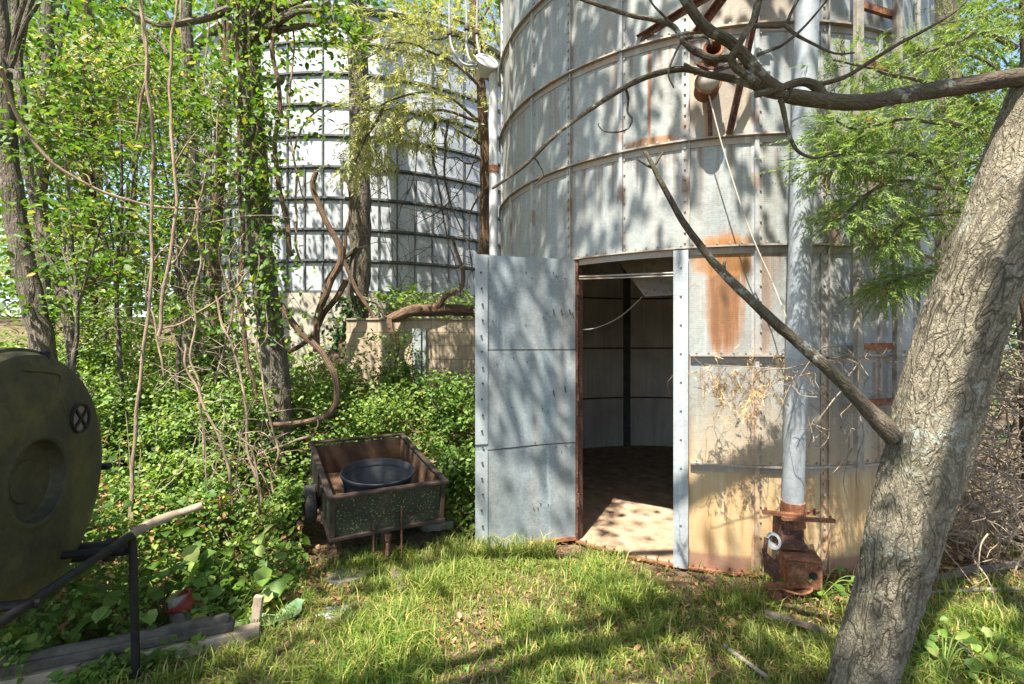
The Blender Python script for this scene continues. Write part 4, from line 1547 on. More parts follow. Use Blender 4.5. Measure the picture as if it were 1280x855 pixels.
# trunk before the far bin
c = np.concatenate([pxc(330, 470, -220, 62, 6.2, 7.2, 90), pxc(395, 540, -220, -20, 6.4, 8, 40)])
tree('straight rough trunk rising just in front of the far bin', path([(446, 415), (447, 380), (450, 300), (450, 200), (449, 100), (443, 0), (436, -140)], 7.75), .18, .15, c, 26, .28, .09,
     limbs=branch_to(P(440, -30, 7.75), c[:6]) + [path([(452, 60), (475, 42), (500, 52), (530, 60), (555, 85)], 7.5), path([(446, 310), (425, 330), (408, 350), (398, 395), (395, 420)], 7.6), path([(444, 370), (470, 380), (482, 396)], 7.6)], group=GT, limb_r=.045)
for (lab, pl, d, r, box, nn, lf) in (
        ('dark trunk hung with dead vines between the hanging vines and the wrapped trunk', [(238, 440), (236, 340), (240, 240), (236, 120), (230, -50)], 7.0, .12, (150, 330, -150, 150, 6.4, 7.8), 50, .085),
        ('reddish shaggy trunk close behind the vine wrapped trunk', [(272, 430), (268, 330), (274, 230), (282, 100), (286, -50)], 6.3, .085, (200, 350, -160, 120, 5.8, 7), 34, .08),
        ('slender far trunk with sky behind it, left of the hanging vines', [(128, 420), (126, 330), (124, 260), (118, 140), (110, -60)], 12.5, .13, (40, 230, -160, 200, 11, 14), 70, .15),
        ('pair mate of the far slender trunk, nearer the left margin', [(98, 410), (100, 320), (104, 230), (104, 80), (100, -60)], 13.5, .11, (0, 190, -160, 190, 12, 15), 60, .15),
        ('thin pale far trunk beside the hanging vines', [(160, 415), (163, 330), (168, 220), (176, 80), (180, -60)], 11.0, .07, (110, 260, -150, 210, 10, 12), 46, .13)):
    c = pxc(*box, nn)
    p_ = path(pl, d)
    tree(lab, p_, r, r * .6, c, 24, .03 * d + .05, lf, bark='redbark' if 'red' in lab else 'darkbark', limbs=branch_to(p_[3], c[:5]), group=GT, sides=12)
for (lab, pl, d, r, box, nn, lf) in (
        ('young leafy sapling leaning over the tank top', [(92, 460), (96, 380), (88, 280), (80, 180)], 5.0, .022, (20, 170, 120, 400, 4.5, 5.8), 80, .08),
        ('young leafy sapling just left of the long straight vine', [(150, 470), (146, 360), (152, 240), (148, 120)], 5.6, .026, (70, 230, 60, 390, 5.0, 6.6), 110, .085),
        ('young leafy sapling in the tangle right of the long straight vine', [(222, 470), (226, 380), (220, 260), (224, 120)], 5.4, .024, (170, 310, 80, 420, 5.0, 6.2), 120, .08),
        ('bushy sapling in the gap between the two left trunks', [(84, 440), (80, 340), (86, 240), (80, 120)], 9.0, .035, (-30, 200, 100, 410, 8.0, 10.5), 120, .12),
        ('bushy sapling far behind the hanging vines', [(190, 440), (196, 340), (190, 240), (196, 140)], 9.5, .035, (110, 320, 60, 410, 8.5, 11), 130, .12)):
    c = pxc(*box, nn)
    p_ = path(pl, d)
    tree(lab, p_, r, r * .4, c, 20, .035 * d, lf, limbs=branch_to(p_[1], c[:7]), group='saplings of the wood on the left', sides=8, limb_r=.012, name='sapling')
# trees behind the bins on the right
for (lab, pl, d, r, box, nn, lf) in (
        ('dark evergreen trunk seen past the right edge of the near bin', [(1190, 420), (1186, 200), (1182, 60), (1180, -80)], 6.6, .19, (1160, 1330, -120, 240, 5.8, 7.4), 75, .06),
        ('shaded tree deep behind the leaning tree at the right margin', [(1330, 470), (1320, 300), (1315, 100), (1310, -80)], 7.5, .16, (1200, 1420, -120, 480, 6.8, 8.6), 110, .09),
        ('leafy tree behind the brush pile at the right margin', [(1290, 560), (1282, 420), (1278, 300), (1276, 200)], 5.6, .07, (1215, 1380, 330, 560, 5.0, 6.2), 60, .07)):
    c = pxc(*box, nn)
    p_ = path(pl, d)
    tree(lab, p_, r, r * .6, c, 36, .045 * d, lf, leafm='leafd', limbs=branch_to(p_[2], c[:6]), group='trees beyond the right of the bins', sides=12)

# cedars
def cedar(label, pts, r0, r1, boughs, nspray, slen, leaf, mat='cedar', bare=()):
    base = pts[0].copy()
    base.z = gz(base.x, base.y) - .05
    t = empty('cedar_tree', base, label, 'tree', None, None)
    mb = MB()
    mb.tube([base] + pts, [r0 * 1.2] + list(np.linspace(r0, r1, len(pts))), 16, 6, jit=.02, rough=.15, rscale=9)
    mb.build('trunk', M['redbark'], t)
    mb = MB()
    tips, dirs = [], []
    for (bp, dens, spread) in boughs:
        mb.tube(bp, np.linspace(.022, .005, len(bp)), 7, 5, jit=.03)
        n = int(nspray * dens)
        for i in range(n):
            f = random.random() ** .7 * (len(bp) - 1)
            k = min(int(f), len(bp) - 2)
            p = bp[k].lerp(bp[k + 1], f - k)
            d = (bp[k + 1] - bp[k]).normalized()
            off = Vector((random.gauss(0, 1), random.gauss(0, 1), random.gauss(-.15, .6))) * spread
            tips.append(p + off)
            dirs.append(d * .7 + off.normalized() * .9 + Vector((0, 0, -.1)))
    mb.build('bough', M['twigd'], t)
    for bp in bare:
        pass
    V, l = sprays(np.array(tips), np.array(dirs), RNG.uniform(slen * .6, slen * 1.3, len(tips)), 15, leaf)
    rawmesh('foliage', V, 4, l, M[mat], t)
    if bare:
        mb = MB()
        for bp, r in bare:
            mb.tube(bp, np.linspace(r, .003, len(bp)), 7, 5, jit=.03)
            for i in range(7):
                f = random.random() * (len(bp) - 1)
                k = min(int(f), len(bp) - 2)
                p = bp[k].lerp(bp[k + 1], f - k)
                e = p + Vector((random.gauss(0, .18), random.gauss(0, .1), random.gauss(-.12, .15)))
                mb.tube([p, p.lerp(e, .5) + Vector((0, 0, .03)), e], [.006, .004, .002], 5, 3, jit=.02)
        mb.build('dead_branch', M['twigd'], t)
    return t


b = []
for pl, dd, s, sp in (
        ([(1260, 150), (1210, 120), (1150, 100), (1100, 90), (1040, 75)], (3.4, 3.0), .9, .13),
        ([(1260, 180), (1200, 160), (1140, 150), (1080, 160), (1045, 150)], (3.3, 2.75), 1.3, .15),
        ([(1255, 200), (1190, 200), (1120, 190), (1060, 195), (1020, 200)], (3.2, 2.6), 1.4, .12),
        ([(1250, 250), (1190, 235), (1130, 225), (1080, 245), (1050, 275)], (3.2, 2.7), 1.2, .12),
        ([(1240, 270), (1190, 265), (1150, 270), (1120, 290), (1100, 305)], (3.2, 2.8), .9, .09),
        ([(1240, 330), (1190, 335), (1150, 340), (1115, 350), (1095, 368)], (3.3, 3.0), .9, .09),
        ([(1270, 60), (1230, 40), (1190, 55), (1150, 70)], (3.6, 3.3), .9, .17),
        ([(1290, 20), (1250, 10), (1215, 25), (1175, 30)], (3.8, 3.6), .9, .18),
        ([(1290, 100), (1245, 110), (1215, 140), (1190, 180)], (3.5, 3.2), 1.0, .16)):
    m = len(pl)
    b.append(([P(x, y, dd[0] + (dd[1] - dd[0]) * i / (m - 1)) for i, (x, y) in enumerate(pl)], s, sp * .62))
cedar('feathery green cedar reaching from behind the leaning tree across the ladder', path([(1300, 560), (1298, 400), (1296, 200), (1292, 0), (1290, -150)], 3.9), .11, .07, b, 430, .12, .036)
b = []
for pl, dd, s, sp in (
        ([(600, 110), (570, 80), (530, 60), (490, 55), (455, 75)], (6.2, 5.6), 1.1, .22),
        ([(600, 150), (560, 120), (520, 115), (480, 130), (440, 150)], (6.2, 5.4), 1.2, .2),
        ([(600, 150), (560, 140), (530, 140), (500, 160), (470, 185)], (6.2, 5.6), 1.2, .17),
        ([(480, 130), (465, 160), (450, 190), (440, 210)], (5.6, 5.5), .6, .1),
        ([(598, 40), (565, 20), (530, 15), (490, 30)], (6.4, 6.0), 1.0, .25),
        ([(600, 60), (570, 45), (545, 50), (520, 40)], (6.5, 6.2), .8, .22),
        ([(600, 30), (612, 10), (618, 40), (620, 60)], (6.6, 6.6), .8, .22)):
    m = len(pl)
    b.append(([P(x, y, dd[0] + (dd[1] - dd[0]) * i / (m - 1)) for i, (x, y) in enumerate(pl)], s, sp))
bare = []
for pl, r in (
        ([(600, 180), (575, 165), (550, 150), (520, 140)], .02), ([(545, 150), (540, 190), (548, 230), (556, 280), (570, 330), (575, 372)], .022), ([(560, 150), (556, 200), (562, 250), (582, 300), (590, 340)], .02),
        ([(600, 200), (585, 205), (570, 195), (552, 200)], .015), ([(600, 240), (588, 270), (585, 310), (592, 350)], .014), ([(530, 150), (520, 190), (515, 230), (500, 260)], .012),
        ([(598, 160), (592, 200), (575, 240), (540, 270), (520, 280)], .012), ([(470, 160), (472, 220), (478, 290), (500, 345)], .008), ([(480, 150), (485, 250), (490, 320), (498, 360)], .007)):
    m = len(pl)
    bare.append(([P(x, y, 6.2 + .2 * math.sin(i * 2 + x)) for i, (x, y) in enumerate(pl)], r))
cedar('half dead cedar with pale foliage and drooping bare boughs before the far bin', path([(604, 400), (606, 300), (606, 200), (601, 100), (592, 0), (585, -140)], 6.5), .085, .05, b, 150, .24, .085, mat='paleced', bare=bare)

b = []
for i in range(17):
    y0 = random.uniform(60, 330)
    x1 = random.uniform(-20, 250)
    d0 = random.uniform(7.4, 8.6)
    b.append(([P(112 + random.uniform(-6, 6), y0, 8.4), P((112 + x1) / 2, y0 - 12, (8.4 + d0) / 2), P(x1, y0 + random.uniform(5, 30), d0)], .8, .2))
cedar('grey green cedar with drooping feathery boughs behind the trunks at the left margin', path([(114, 430), (113, 330), (112, 200), (110, 80), (108, -60)], 8.4), .10, .06, b, 110, .34, .12, mat='paleced')
# ------------------------------------------------------------------ vines
def vine(lst, d, r, label, mat='vine', name='hanging_vine', group='vines hanging in the wood', jit=.03):
    pts = [P(x, y, d if not isinstance(d, (list, tuple)) else d[0] + (d[1] - d[0]) * i / (len(lst) - 1)) for i, (x, y) in enumerate(lst)]
    mb = MB()
    mb.tube(pts, np.linspace(r, r * .75, len(pts)), 9, 6, jit=jit, rough=.15, rscale=18)
    if r < .02:
        for i in range(5):
            f = random.random() * (len(pts) - 1)
            k = min(int(f), len(pts) - 2)
            p = pts[k].lerp(pts[k + 1], f - k)
            e = p + Vector((random.gauss(0, .14), random.gauss(0, .08), random.gauss(.02, .14)))
            mb.tube([p, p.lerp(e, .5) + Vector((random.gauss(0, .03), 0, .03)), e], [r * .5, r * .35, r * .12], 6, 4, jit=.02)
    o = mb.build(name, M[mat])
    return tag(o, label, 'vine', group)


vine([(172, 700), (166, 640), (166, 560), (174, 470), (186, 390), (190, 300), (190, 200), (186, 110), (178, 20), (175, -40)], (3.3, 3.6), .0125, 'long straight vine hanging from the treetops down past the pole')
vine([(187, 800), (180, 745), (168, 700), (166, 640)], (2.95, 3.25), .013, 'bent lower vine end dipping into the leaves behind the tank stand', jit=.01)
vine([(198, 420), (212, 330), (222, 250), (216, 170), (214, 90), (224, -30)], (4.0, 4.2), .014, 'second long pale vine hanging right of the long straight one')
vine([(176, -20), (180, 40), (187, 90), (182, 110), (176, 130), (172, 165), (170, 175)], (3.7, 3.8), .012, 'short crooked vine end dangling high near the long straight vine', jit=.015)
vine([(0, 85), (8, 110), (30, 160), (62, 200), (100, 225), (140, 245), (190, 259), (250, 261)], (3.6, 4.2), .014, 'greenish vine sagging across from the left margin to the upright vines')
vine([(310, -20), (312, 60), (316, 130), (322, 160), (314, 190), (310, 220)], (5.0, 5.0), .013, 'pale vine end twisting down the front of the wrapped trunk')
vine([(365, 320), (352, 250), (344, 190), (350, 120), (342, 60), (345, -20)], 4.98, .026, 'thick brown vine climbing the right flank of the wrapped trunk', 'redbark')
vine([(322, 510), (300, 380), (305, 300), (298, 220), (300, 140), (296, 40), (298, -30)], 5.0, .024, 'thick brown vine climbing the left flank of the wrapped trunk', 'redbark')
vine([(350, 380), (375, 415), (402, 440), (418, 470), (420, 500), (408, 518), (385, 527), (350, 530), (322, 531)], (5.0, 4.7), .034, 'heavy looping brown vine curving beside the wrapped trunk above the cart', 'redbark', jit=.02)
vine([(322, 570), (345, 560), (372, 548), (392, 545)], (4.5, 4.6), .014, 'thin brown vine end reaching towards the back corner of the cart')
vine([(395, 440), (398, 390), (415, 350), (428, 320), (410, 280), (392, 240), (395, 215)], 6.9, .05, 'dark crooked vine trunk bending between the two big trunks', 'redbark', jit=.03)
vine([(432, 350), (420, 372), (405, 392), (390, 420), (360, 440)], 7.0, .045, 'dark arching vine at the foot of the straight trunk', 'redbark')
vine([(470, 400), (436, 345), (432, 300), (438, 260), (430, 200)], 7.4, .03, 'brown vine pressed against the straight trunk before the far bin', 'redbark')
lg = MB()
lg.tube([P(484, 400, 7.1), P(510, 390, 7.2), P(545, 386, 7.3), P(592, 388, 7.35)], [.06, .085, .10, .085], 14, 6, jit=.03, rough=.25, rscale=9)
lg.tube([P(545, 385, 7.25), P(560, 370, 7.2), P(575, 362, 7.2), P(578, 340, 7.2), P(566, 300, 7.2)], [.05, .04, .035, .03, .02], 8, 5, jit=.03)
lg.tube([P(488, 398, 7.08), P(490, 415, 7.05), P(496, 430, 7.05), P(494, 455, 7.1)], [.05, .045, .03, .02], 8, 5, jit=.03)
tag(lg.build('fallen_log', M['redbark']), 'rotting brown log lying along the top of the block wall', 'log')
labs = ['first', 'second']
more = [
    ([(262, 640), (255, 560), (248, 480), (240, 420), (250, 330), (244, 250)], 4.2, .011, 'pale thin vine stem rising out of the bushes left of the wrapped trunk'),
    ([(290, 650), (282, 580), (262, 520), (238, 470), (232, 430)], 4.0, .012, 'slanting pale stem in the bushes midway between long vine and cart'),
    ([(330, 700), (325, 620), (312, 560), (306, 500), (290, 430), (270, 370)], 4.3, .013, 'pale slanting vine stem at the left foot of the wrapped trunk'),
    ([(345, 640), (338, 600), (350, 560), (340, 520), (328, 470), (322, 420)], 4.4, .011, 'thin pale vine stem running up the face of the wrapped trunk foot'),
    ([(300, 690), (320, 640), (322, 590), (316, 560), (300, 540)], 3.9, .008, 'slender looping pale stem left of the cart'),
    ([(200, 410), (235, 400), (262, 382), (295, 360), (312, 340)], 4.5, .010, 'bare pale branch slanting up through the bushes towards the wrapped trunk'),
    ([(205, 470), (190, 400), (182, 370), (196, 320), (220, 290)], 4.4, .009, 'small crooked vine twined next to the long straight vine'),
    ([(270, 480), (290, 400), (276, 330), (285, 260), (296, 200)], 5.2, .012, 'reddish vine stem climbing just left of the wrapped trunk'),
    ([(255, 440), (262, 350), (250, 280), (262, 200), (254, 120), (262, 20)], 5.6, .012, 'long wavy vine in the tangle beside the reddish trunk'),
    ([(232, 400), (228, 330), (236, 260), (226, 190), (232, 110), (226, 0)], 5.8, .011, 'long wavy vine in the tangle left of the dark trunk'),
    ([(215, 330), (240, 290), (250, 230), (268, 180), (272, 120)], 5.0, .010, 'curving vine slung between the tangle and the reddish trunk'),
    ([(378, 330), (368, 280), (372, 220), (360, 150), (368, 60), (362, 0)], 5.1, .012, 'thin vine hanging in front of the left panels of the far bin'),
    ([(410, 130), (385, 150), (368, 190), (376, 230), (382, 260)], 5.3, .010, 'small curling vine hanging before the far bin beside the wrapped trunk')]
for pl, d, r, lab in more:
    vine(pl, d, r, lab, jit=.045)


# ------------------------------------------------------------------ twig tangles
def tangle(mb, box, n, rr, ln, curl=.5):
    (px0, px1, py0, py1, d0, d1) = box
    for i in range(n):
        p = P(random.uniform(px0, px1), random.uniform(py0, py1), random.uniform(d0, d1))
        g0 = gz(p.x, p.y) + .01
        d = Vector((random.gauss(0, 1), random.gauss(0, .8), random.gauss(0, .7))).normalized()
        pts = [p]
        L = random.uniform(.4, 1.1) * ln
        for k in range(4):
            d = (d + Vector((random.gauss(0, curl), random.gauss(0, curl), random.gauss(-.08, curl)))).normalized()
            q_ = pts[-1] + d * L / 4
            q_.z = max(q_.z, g0)
            pts.append(q_)
        r = random.uniform(*rr)
        mb.tube(pts, np.linspace(r, r * .3, 5), 5, 3)
        if random.random() < .6:
            g0 = g0
            e = pts[2] + Vector((random.gauss(0, .1), random.gauss(0, .08), random.gauss(0, .1))) * (ln / .5)
            mb.tube([pts[2], pts[2].lerp(e, .5), e], [r * .6, r * .45, r * .2], 5, 2)


mb = MB()
tangle(mb, (1180, 1300, 440, 680, 3.2, 4.3), 300, (.003, .008), .7)
tangle(mb, (1165, 1290, 590, 690, 3.2, 4.0), 90, (.002, .005), .4)
tag(mb.build('brush_pile', M['twig']), 'tangled pile of dry pale vines and twigs right of the leaning tree', 'brush pile')
mb = MB()
tangle(mb, (1205, 1300, 400, 700, 3.9, 4.8), 160, (.003, .009), .8)
tag(mb.build('dead_brush', M['twigd']), 'dark dead brush standing behind the pale twig pile', 'brush')
mb = MB()
tangle(mb, (185, 335, 90, 420, 4.9, 6.0), 200, (.002, .006), 1.3, .35)
tangle(mb, (230, 330, 430, 640, 3.9, 4.8), 60, (.002, .005), .9, .35)
tag(mb.build('vine_tangle', M['twig']), 'airy tangle of dead brown vines hanging around the reddish trunk', 'vines')
mb = MB()
tangle(mb, (480, 606, 190, 370, 5.9, 6.5), 70, (.002, .006), .8, .35)
tag(mb.build('dead_twigs', M['twigd']), 'dead twigs caught in the half dead cedar before the far bin', 'twigs')
# dead vine that hangs on the bin front
dv = empty('dead_vine', P(1085, 520, 2.6), 'dry dead vine with tan tendrils draped across the bin around the auger tube', 'vine')
mb = MB()
for pl, r in (([(1085, 500), (1050, 470), (1010, 455), (975, 462), (930, 458), (880, 455)], .006), ([(1060, 480), (1040, 500), (1020, 530), (1010, 560)], .005), ([(1075, 520), (1078, 545), (1070, 570), (1072, 610)], .005),
              ([(1085, 470), (1060, 440), (1040, 435), (1020, 440), (1000, 470)], .005), ([(1040, 500), (1030, 520), (1035, 545), (1025, 560)], .004), ([(1065, 560), (1050, 580), (1032, 600)], .004),
              ([(1060, 470), (1090, 440), (1110, 455), (1130, 470)], .004), ([(840, 470), (832, 480), (836, 495)], .003), ([(1060, 545), (1058, 570), (1056, 600), (1060, 625)], .003), ([(1000, 455), (985, 490), (975, 520), (960, 530)], .003)):
    mb.tube([P(x, y, 3.1 + .12 * math.sin(i + x)) for i, (x, y) in enumerate(pl)], np.linspace(r, r * .4, len(pl)), 6, 5, jit=.02)
tangle(mb, (1010, 1100, 440, 560, 2.9, 3.3), 60, (.0015, .004), .28)
tangle(mb, (870, 990, 455, 500, 3.15, 3.35), 34, (.0012, .0025), .22)
mb.build('stem', M['twig'], dv)
tip = np.array([list(P(random.gauss(c_[0], c_[2]), random.gauss(c_[1], 12), 3.25 + random.gauss(0, .05))) for c_ in ((890, 470, 14), (925, 470, 16), (945, 475, 16), (985, 462, 18), (905, 495, 8), (940, 500, 8)) for i in range(34)])
V, l = sprays(tip, RNG.normal(size=tip.shape) + np.array([0, 0, -1.2]), RNG.uniform(.05, .12, len(tip)), 14, .03, .10)
rawmesh('dry_spray', V, 4, l, M['drysp'], dv)

# ------------------------------------------------------------------ undergrowth
def lawn_edge(px, d):
    """>0 inside the planted side (metres, roughly)"""
    x = (px - CX) / F * d
    ex = np.interp(d, [2.0, 2.74, 2.98, 3.3, 3.74, 3.98, 4.3, 9], [-2.3, -1.55, -1.52, -1.48, -1.36, -.42, -.15, .2])
    return ex - x


def under(n, px0, px1, d0, d1):
    d = np.exp(RNG.uniform(math.log(d0), math.log(d1), n))
    px = RNG.uniform(px0, px1, n)
    x = (px - CX) / F * d
    e = lawn_edge(px, d)
    nz = np.array([mnoise.noise(Vector((a, b_, 0)) * 1.3) for a, b_ in zip(x, d)])
    nz2 = np.array([mnoise.noise(Vector((a, b_, 4)) * 4.2) for a, b_ in zip(x, d)])
    h = np.clip(e * .55, .06, .55) * (1 + .9 * nz) + .12 * nz2
    h = np.clip(h, .03, 1.2)
    z = terr(x, d) + h * RNG.random(n) ** .55
    keep = (e > 0) & (nz2 > -.38)
    # leave the cart box and the bin free
    cx_, cy_ = x + .923, d - 3.671
    lx = cx_ * math.cos(yaw) + cy_ * math.sin(yaw)
    ly = -cx_ * math.sin(yaw) + cy_ * math.cos(yaw)
    keep &= ~((np.abs(lx) < .58) & (ly > -.1) & (ly < 1.42))
    keep &= ~((np.abs(lx) < .62) & (ly <= -.1) & (ly > -1.2) & (z > .18))
    keep &= (x - BC.x) ** 2 + (d - BC.y) ** 2 > (BR + .1) ** 2
    keep &= ~((x > -3.0) & (d > WALLY - .12) & (d < WALLY + .3))
    return np.stack([x, d, z], 1)[keep]


lp = under(62000, -80, 620, 2.3, 9.5)
dd = lp[:, 1]
tag(leafobj('undergrowth', lp, np.clip(RNG.lognormal(-3.15, .36, len(lp)), .02, .10) * np.clip(dd / 4.5, .75, 1.5), M['leafu'], up=1.1, sun=.3), 'low leafy undergrowth carpeting the ground left of the bin', 'undergrowth', kind='stuff')
lp = under(2300, -80, 600, 2.5, 8.0)
lp[:, 2] += .05
tag(leafobj('creeper_leaves', lp, RNG.uniform(.045, .10, len(lp)), M['leaf'], up=1.0, sun=.3, wide=.85), 'larger creeper leaves scattered over the undergrowth', 'undergrowth', kind='stuff')
lp = under(3800, -80, 600, 2.5, 7.5)
lp[:, 2] -= .03
tag(leafobj('dead_leaves', lp, RNG.uniform(.03, .08, len(lp)), M['dry'], up=.8), 'brown dead leaves caught in the undergrowth', 'leaves', kind='stuff')
# stems in it
mb = MB()
for i in range(90):
    d = random.uniform(3.5, 7.2)
    px = random.uniform(-20, 430)
    x = (px - CX) / F * d
    if lawn_edge(px, d) < .2 or (abs(x + 1.25) < .75 and 3.2 < d < 5.2):
        continue
    z = gz(x, d)
    h = random.uniform(.3, 1.1)
    l1 = Vector((random.gauss(0, .22), random.gauss(0, .15), h))
    mb.tube([Vector((x, d, z - .02)), Vector((x, d, z)) + l1 * .5 + Vector((random.gauss(0, .07), 0, 0)), Vector((x, d, z)) + l1], [.006, .005, .002], 5, 4, jit=.03)
tag(mb.build('dead_stems', M['twig']), 'thin dead stems standing all through the undergrowth', 'stems', kind='stuff')


def shrub(label, px, d, w_, h, n, leaf, mat='leafu', name='shrub', group='shrubs in the undergrowth', stems=7):
    x = (px - CX) / F * d
    z = gz(x, d)
    r = empty(name, (x, d, z), label, 'shrub', None, group)
    mb = MB()
    tips = []
    for i in range(stems):
        a = random.uniform(0, 6.28)
        e = Vector((math.cos(a) * w_ * random.uniform(.2, .9), math.sin(a) * w_ * random.uniform(.2, .8), h * random.uniform(.6, 1.05)))
        mb.tube([Vector((x, d, z - .03)), Vector((x, d, z)) + Vector((e.x * .35, e.y * .35, e.z * .55)), Vector((x, d, z)) + e], [.011, .007, .003], 6, 4, jit=.03)
        for k in range(5):
            f = random.uniform(.35, 1)
            tips.append([x + e.x * f + random.gauss(0, w_ * .22), d + e.y * f + random.gauss(0, w_ * .2), z + e.z * f ** .8 + random.gauss(0, h * .08)])
    mb.build('stem', M['twigd'], r)
    lp = clumps(np.array(tips), max(4, n // len(tips)), min(w_, h) * .16, .7)
    lp[:, 2] = np.maximum(lp[:, 2], z + .02)
    # keep the cart open
    cx_, cy_ = lp[:, 0] + .923, lp[:, 1] - 3.671
    lx = cx_ * math.cos(yaw) + cy_ * math.sin(yaw)
    ly = -cx_ * math.sin(yaw) + cy_ * math.cos(yaw)
    lp = lp[~((np.abs(lx) < .5) & (ly > -.2) & (ly < 1.34))]
    leafobj('foliage', lp, RNG.uniform(leaf * .7, leaf * 1.25, len(lp)), M[mat], r, up=.8, sun=.4)
    return r


for a in (
        ('dark green bush filling the gap between the cart and the open door', 570, 4.55, .42, .85, 1500, .05),
        ('sunlit bush growing up against the block wall beside the door', 560, 5.8, .55, 1.05, 1500, .055),
        ('bright leafy bush growing right behind the cart', 465, 5.8, .7, .75, 1700, .05),
        ('climbing leafy bush spilling down over the block wall below the log', 500, 6.9, .42, 1.15, 1100, .055),
        ('bush at the foot of the straight trunk, left end of the block wall', 425, 6.6, .5, .95, 1100, .06),
        ('bush at the foot of the wrapped trunk, behind the looping vine', 375, 5.6, .5, .95, 1300, .055),
        ('bush with bright leaves directly left of the wrapped trunk', 290, 5.0, .6, 1.25, 1900, .055),
        ('wide bush in the middle of the wood left of the pale stems', 225, 5.3, .7, 1.2, 2000, .055),
        ('tall bush behind the long straight vine', 165, 5.6, .7, 1.45, 2000, .06),
        ('loose bush beside the tank top', 105, 5.2, .65, 1.25, 1700, .06),
        ('tall loose bush under the wood near the far trunks', 130, 7.2, .9, 1.5, 1700, .075),
        ('low bush in front of the long straight vine, right of the tank', 190, 4.0, .5, .75, 1700, .05),
        ('low leafy bush beside the left wheel of the cart', 365, 4.1, .3, .55, 900, .05),
        ('bush spreading behind the pole and tank outlet', 245, 3.8, .5, .6, 1500, .05),
        ('bush behind the reddish trunk in the tangle', 275, 6.2, .6, 1.5, 1500, .065)):
    shrub(*a)


def broadleaf(label, px, d, n, leaf, h):
    x = (px - CX) / F * d
    z = gz(x, d)
    r = empty('broadleaf_plant', (x, d, z), label, 'plant', None, 'broad leaved plants in the bed')
    mb = MB()
    pos = []
    for i in range(n):
        e = Vector((random.gauss(0, .16), random.gauss(0, .12), h * random.uniform(.35, 1.1)))
        mb.tube([Vector((x, d, z - .02)), Vector((x, d, z)) + e * .6 + Vector((0, 0, .04)), Vector((x, d, z)) + e], [.004, .0035, .002], 5, 3)
        pos.append(Vector((x, d, z)) + e)
    mb.build('stem', M['leafu'], r)
    leafobj('foliage', np.array(pos), RNG.uniform(leaf * .6, leaf * 1.3, n), M['leafu'], r, up=1.6, wide=.95, droop=.5, sun=.9)


for a in (('broad leaved plant with the biggest heart shaped leaves, behind the red pail', 262, 3.1, 16, .12, .42), ('broad leaved plant between the pole end and the cart', 310, 3.3, 14, .11, .36), ('broad leaved plant close behind the timber by the tank leg', 205, 2.9, 16, .10, .30),
          ('small broad leaved plant at the timber end', 290, 2.95, 12, .08, .22), ('broad leaved plant under the tank', 90, 2.7, 20, .10, .35), ('broad leaved plant left of the tank leg', 130, 2.75, 18, .09, .34), ('broad leaved plant low in the corner under the tank', 30, 2.6, 18, .09, .3),
          ('leafy weed growing at the foot of the auger gearbox', 1024, 3.2, 14, .07, .16), ('broad leaved weed in the grass right of the leaning tree', 1180, 2.5, 14, .07, .14), ('broad leaved weed near the right margin of the lawn', 1240, 2.55, 12, .06, .12)):
    broadleaf(*a)
# ivy on trunk foot
iv = np.concatenate([np.stack([P(random.gauss(436, 14), random.uniform(370, 440), 7.45) for i in range(260)]), np.stack([P(np.interp(y_, [-20, 100, 200, 300, 420], [309, 314, 320, 326, 340]) + random.gauss(0, 24), y_, 5.0 + random.gauss(0, .12)) for y_ in RNG.uniform(-30, 430, 1300)])])
tag(leafobj('ivy', iv[:260], RNG.uniform(.06, .12, 260), M['leafd'], up=.2, sun=1.0), 'dark ivy clothing the foot of the straight trunk before the far bin', 'ivy')
tag(leafobj('ivy', iv[260:], RNG.uniform(.045, .10, 1300), M['leaf'], up=.2, sun=1.0), 'bright creeper leaves clinging to the vine wrapped trunk', 'ivy')
# far wood
fw = np.concatenate([pxc(-260, 620, 40, 405, 15, 26, 900), pxc(-260, 640, -100, 120, 16, 28, 500), pxc(1100, 1500, 0, 440, 14, 24, 260)])
keepf = np.array([mnoise.noise(Vector((p[0] * .35, p[2] * .35, 3))) > -.30 for p in fw])
lp = clumps(fw[keepf], 42, .75, .7)
lp = lp[lp[:, 2] > terr(lp[:, 0], lp[:, 1]) + .1]
tag(leafobj('far_woods', lp, RNG.uniform(.16, .32, len(lp)), M['leaf'], up=.6, sun=.3), 'distant leafy wood beyond the field', 'woods', kind='stuff')

# ------------------------------------------------------------------ lawn grass and litter
def blades(pos, h, wd, lean):
    n = len(pos)
    a = RNG.uniform(0, 2 * math.pi, n)
    dx = np.stack([np.cos(a), np.sin(a), np.zeros(n)], 1)
    sd = np.stack([-np.sin(a), np.cos(a), np.zeros(n)], 1)
    h = h[:, None]
    wd = wd[:, None]
    ln = lean[:, None]
    up = np.array([[0, 0, 1.0]])
    m = pos + up * h * .55 + dx * ln * h * .30
    t_ = pos + up * h * (1 - .35 * ln) + dx * ln * h * 1.0
    V = np.stack([pos - sd * wd, pos + sd * wd, m + sd * wd * .8, t_, m - sd * wd * .8], 1).reshape(-1, 3)
    q4 = np.array([0, 1, 2, 4])
    q3 = np.array([4, 2, 3, 3])
    i = np.arange(n)[:, None] * 5
    return V, (i + q4).ravel(), (i + np.array([4, 2, 3])).ravel()


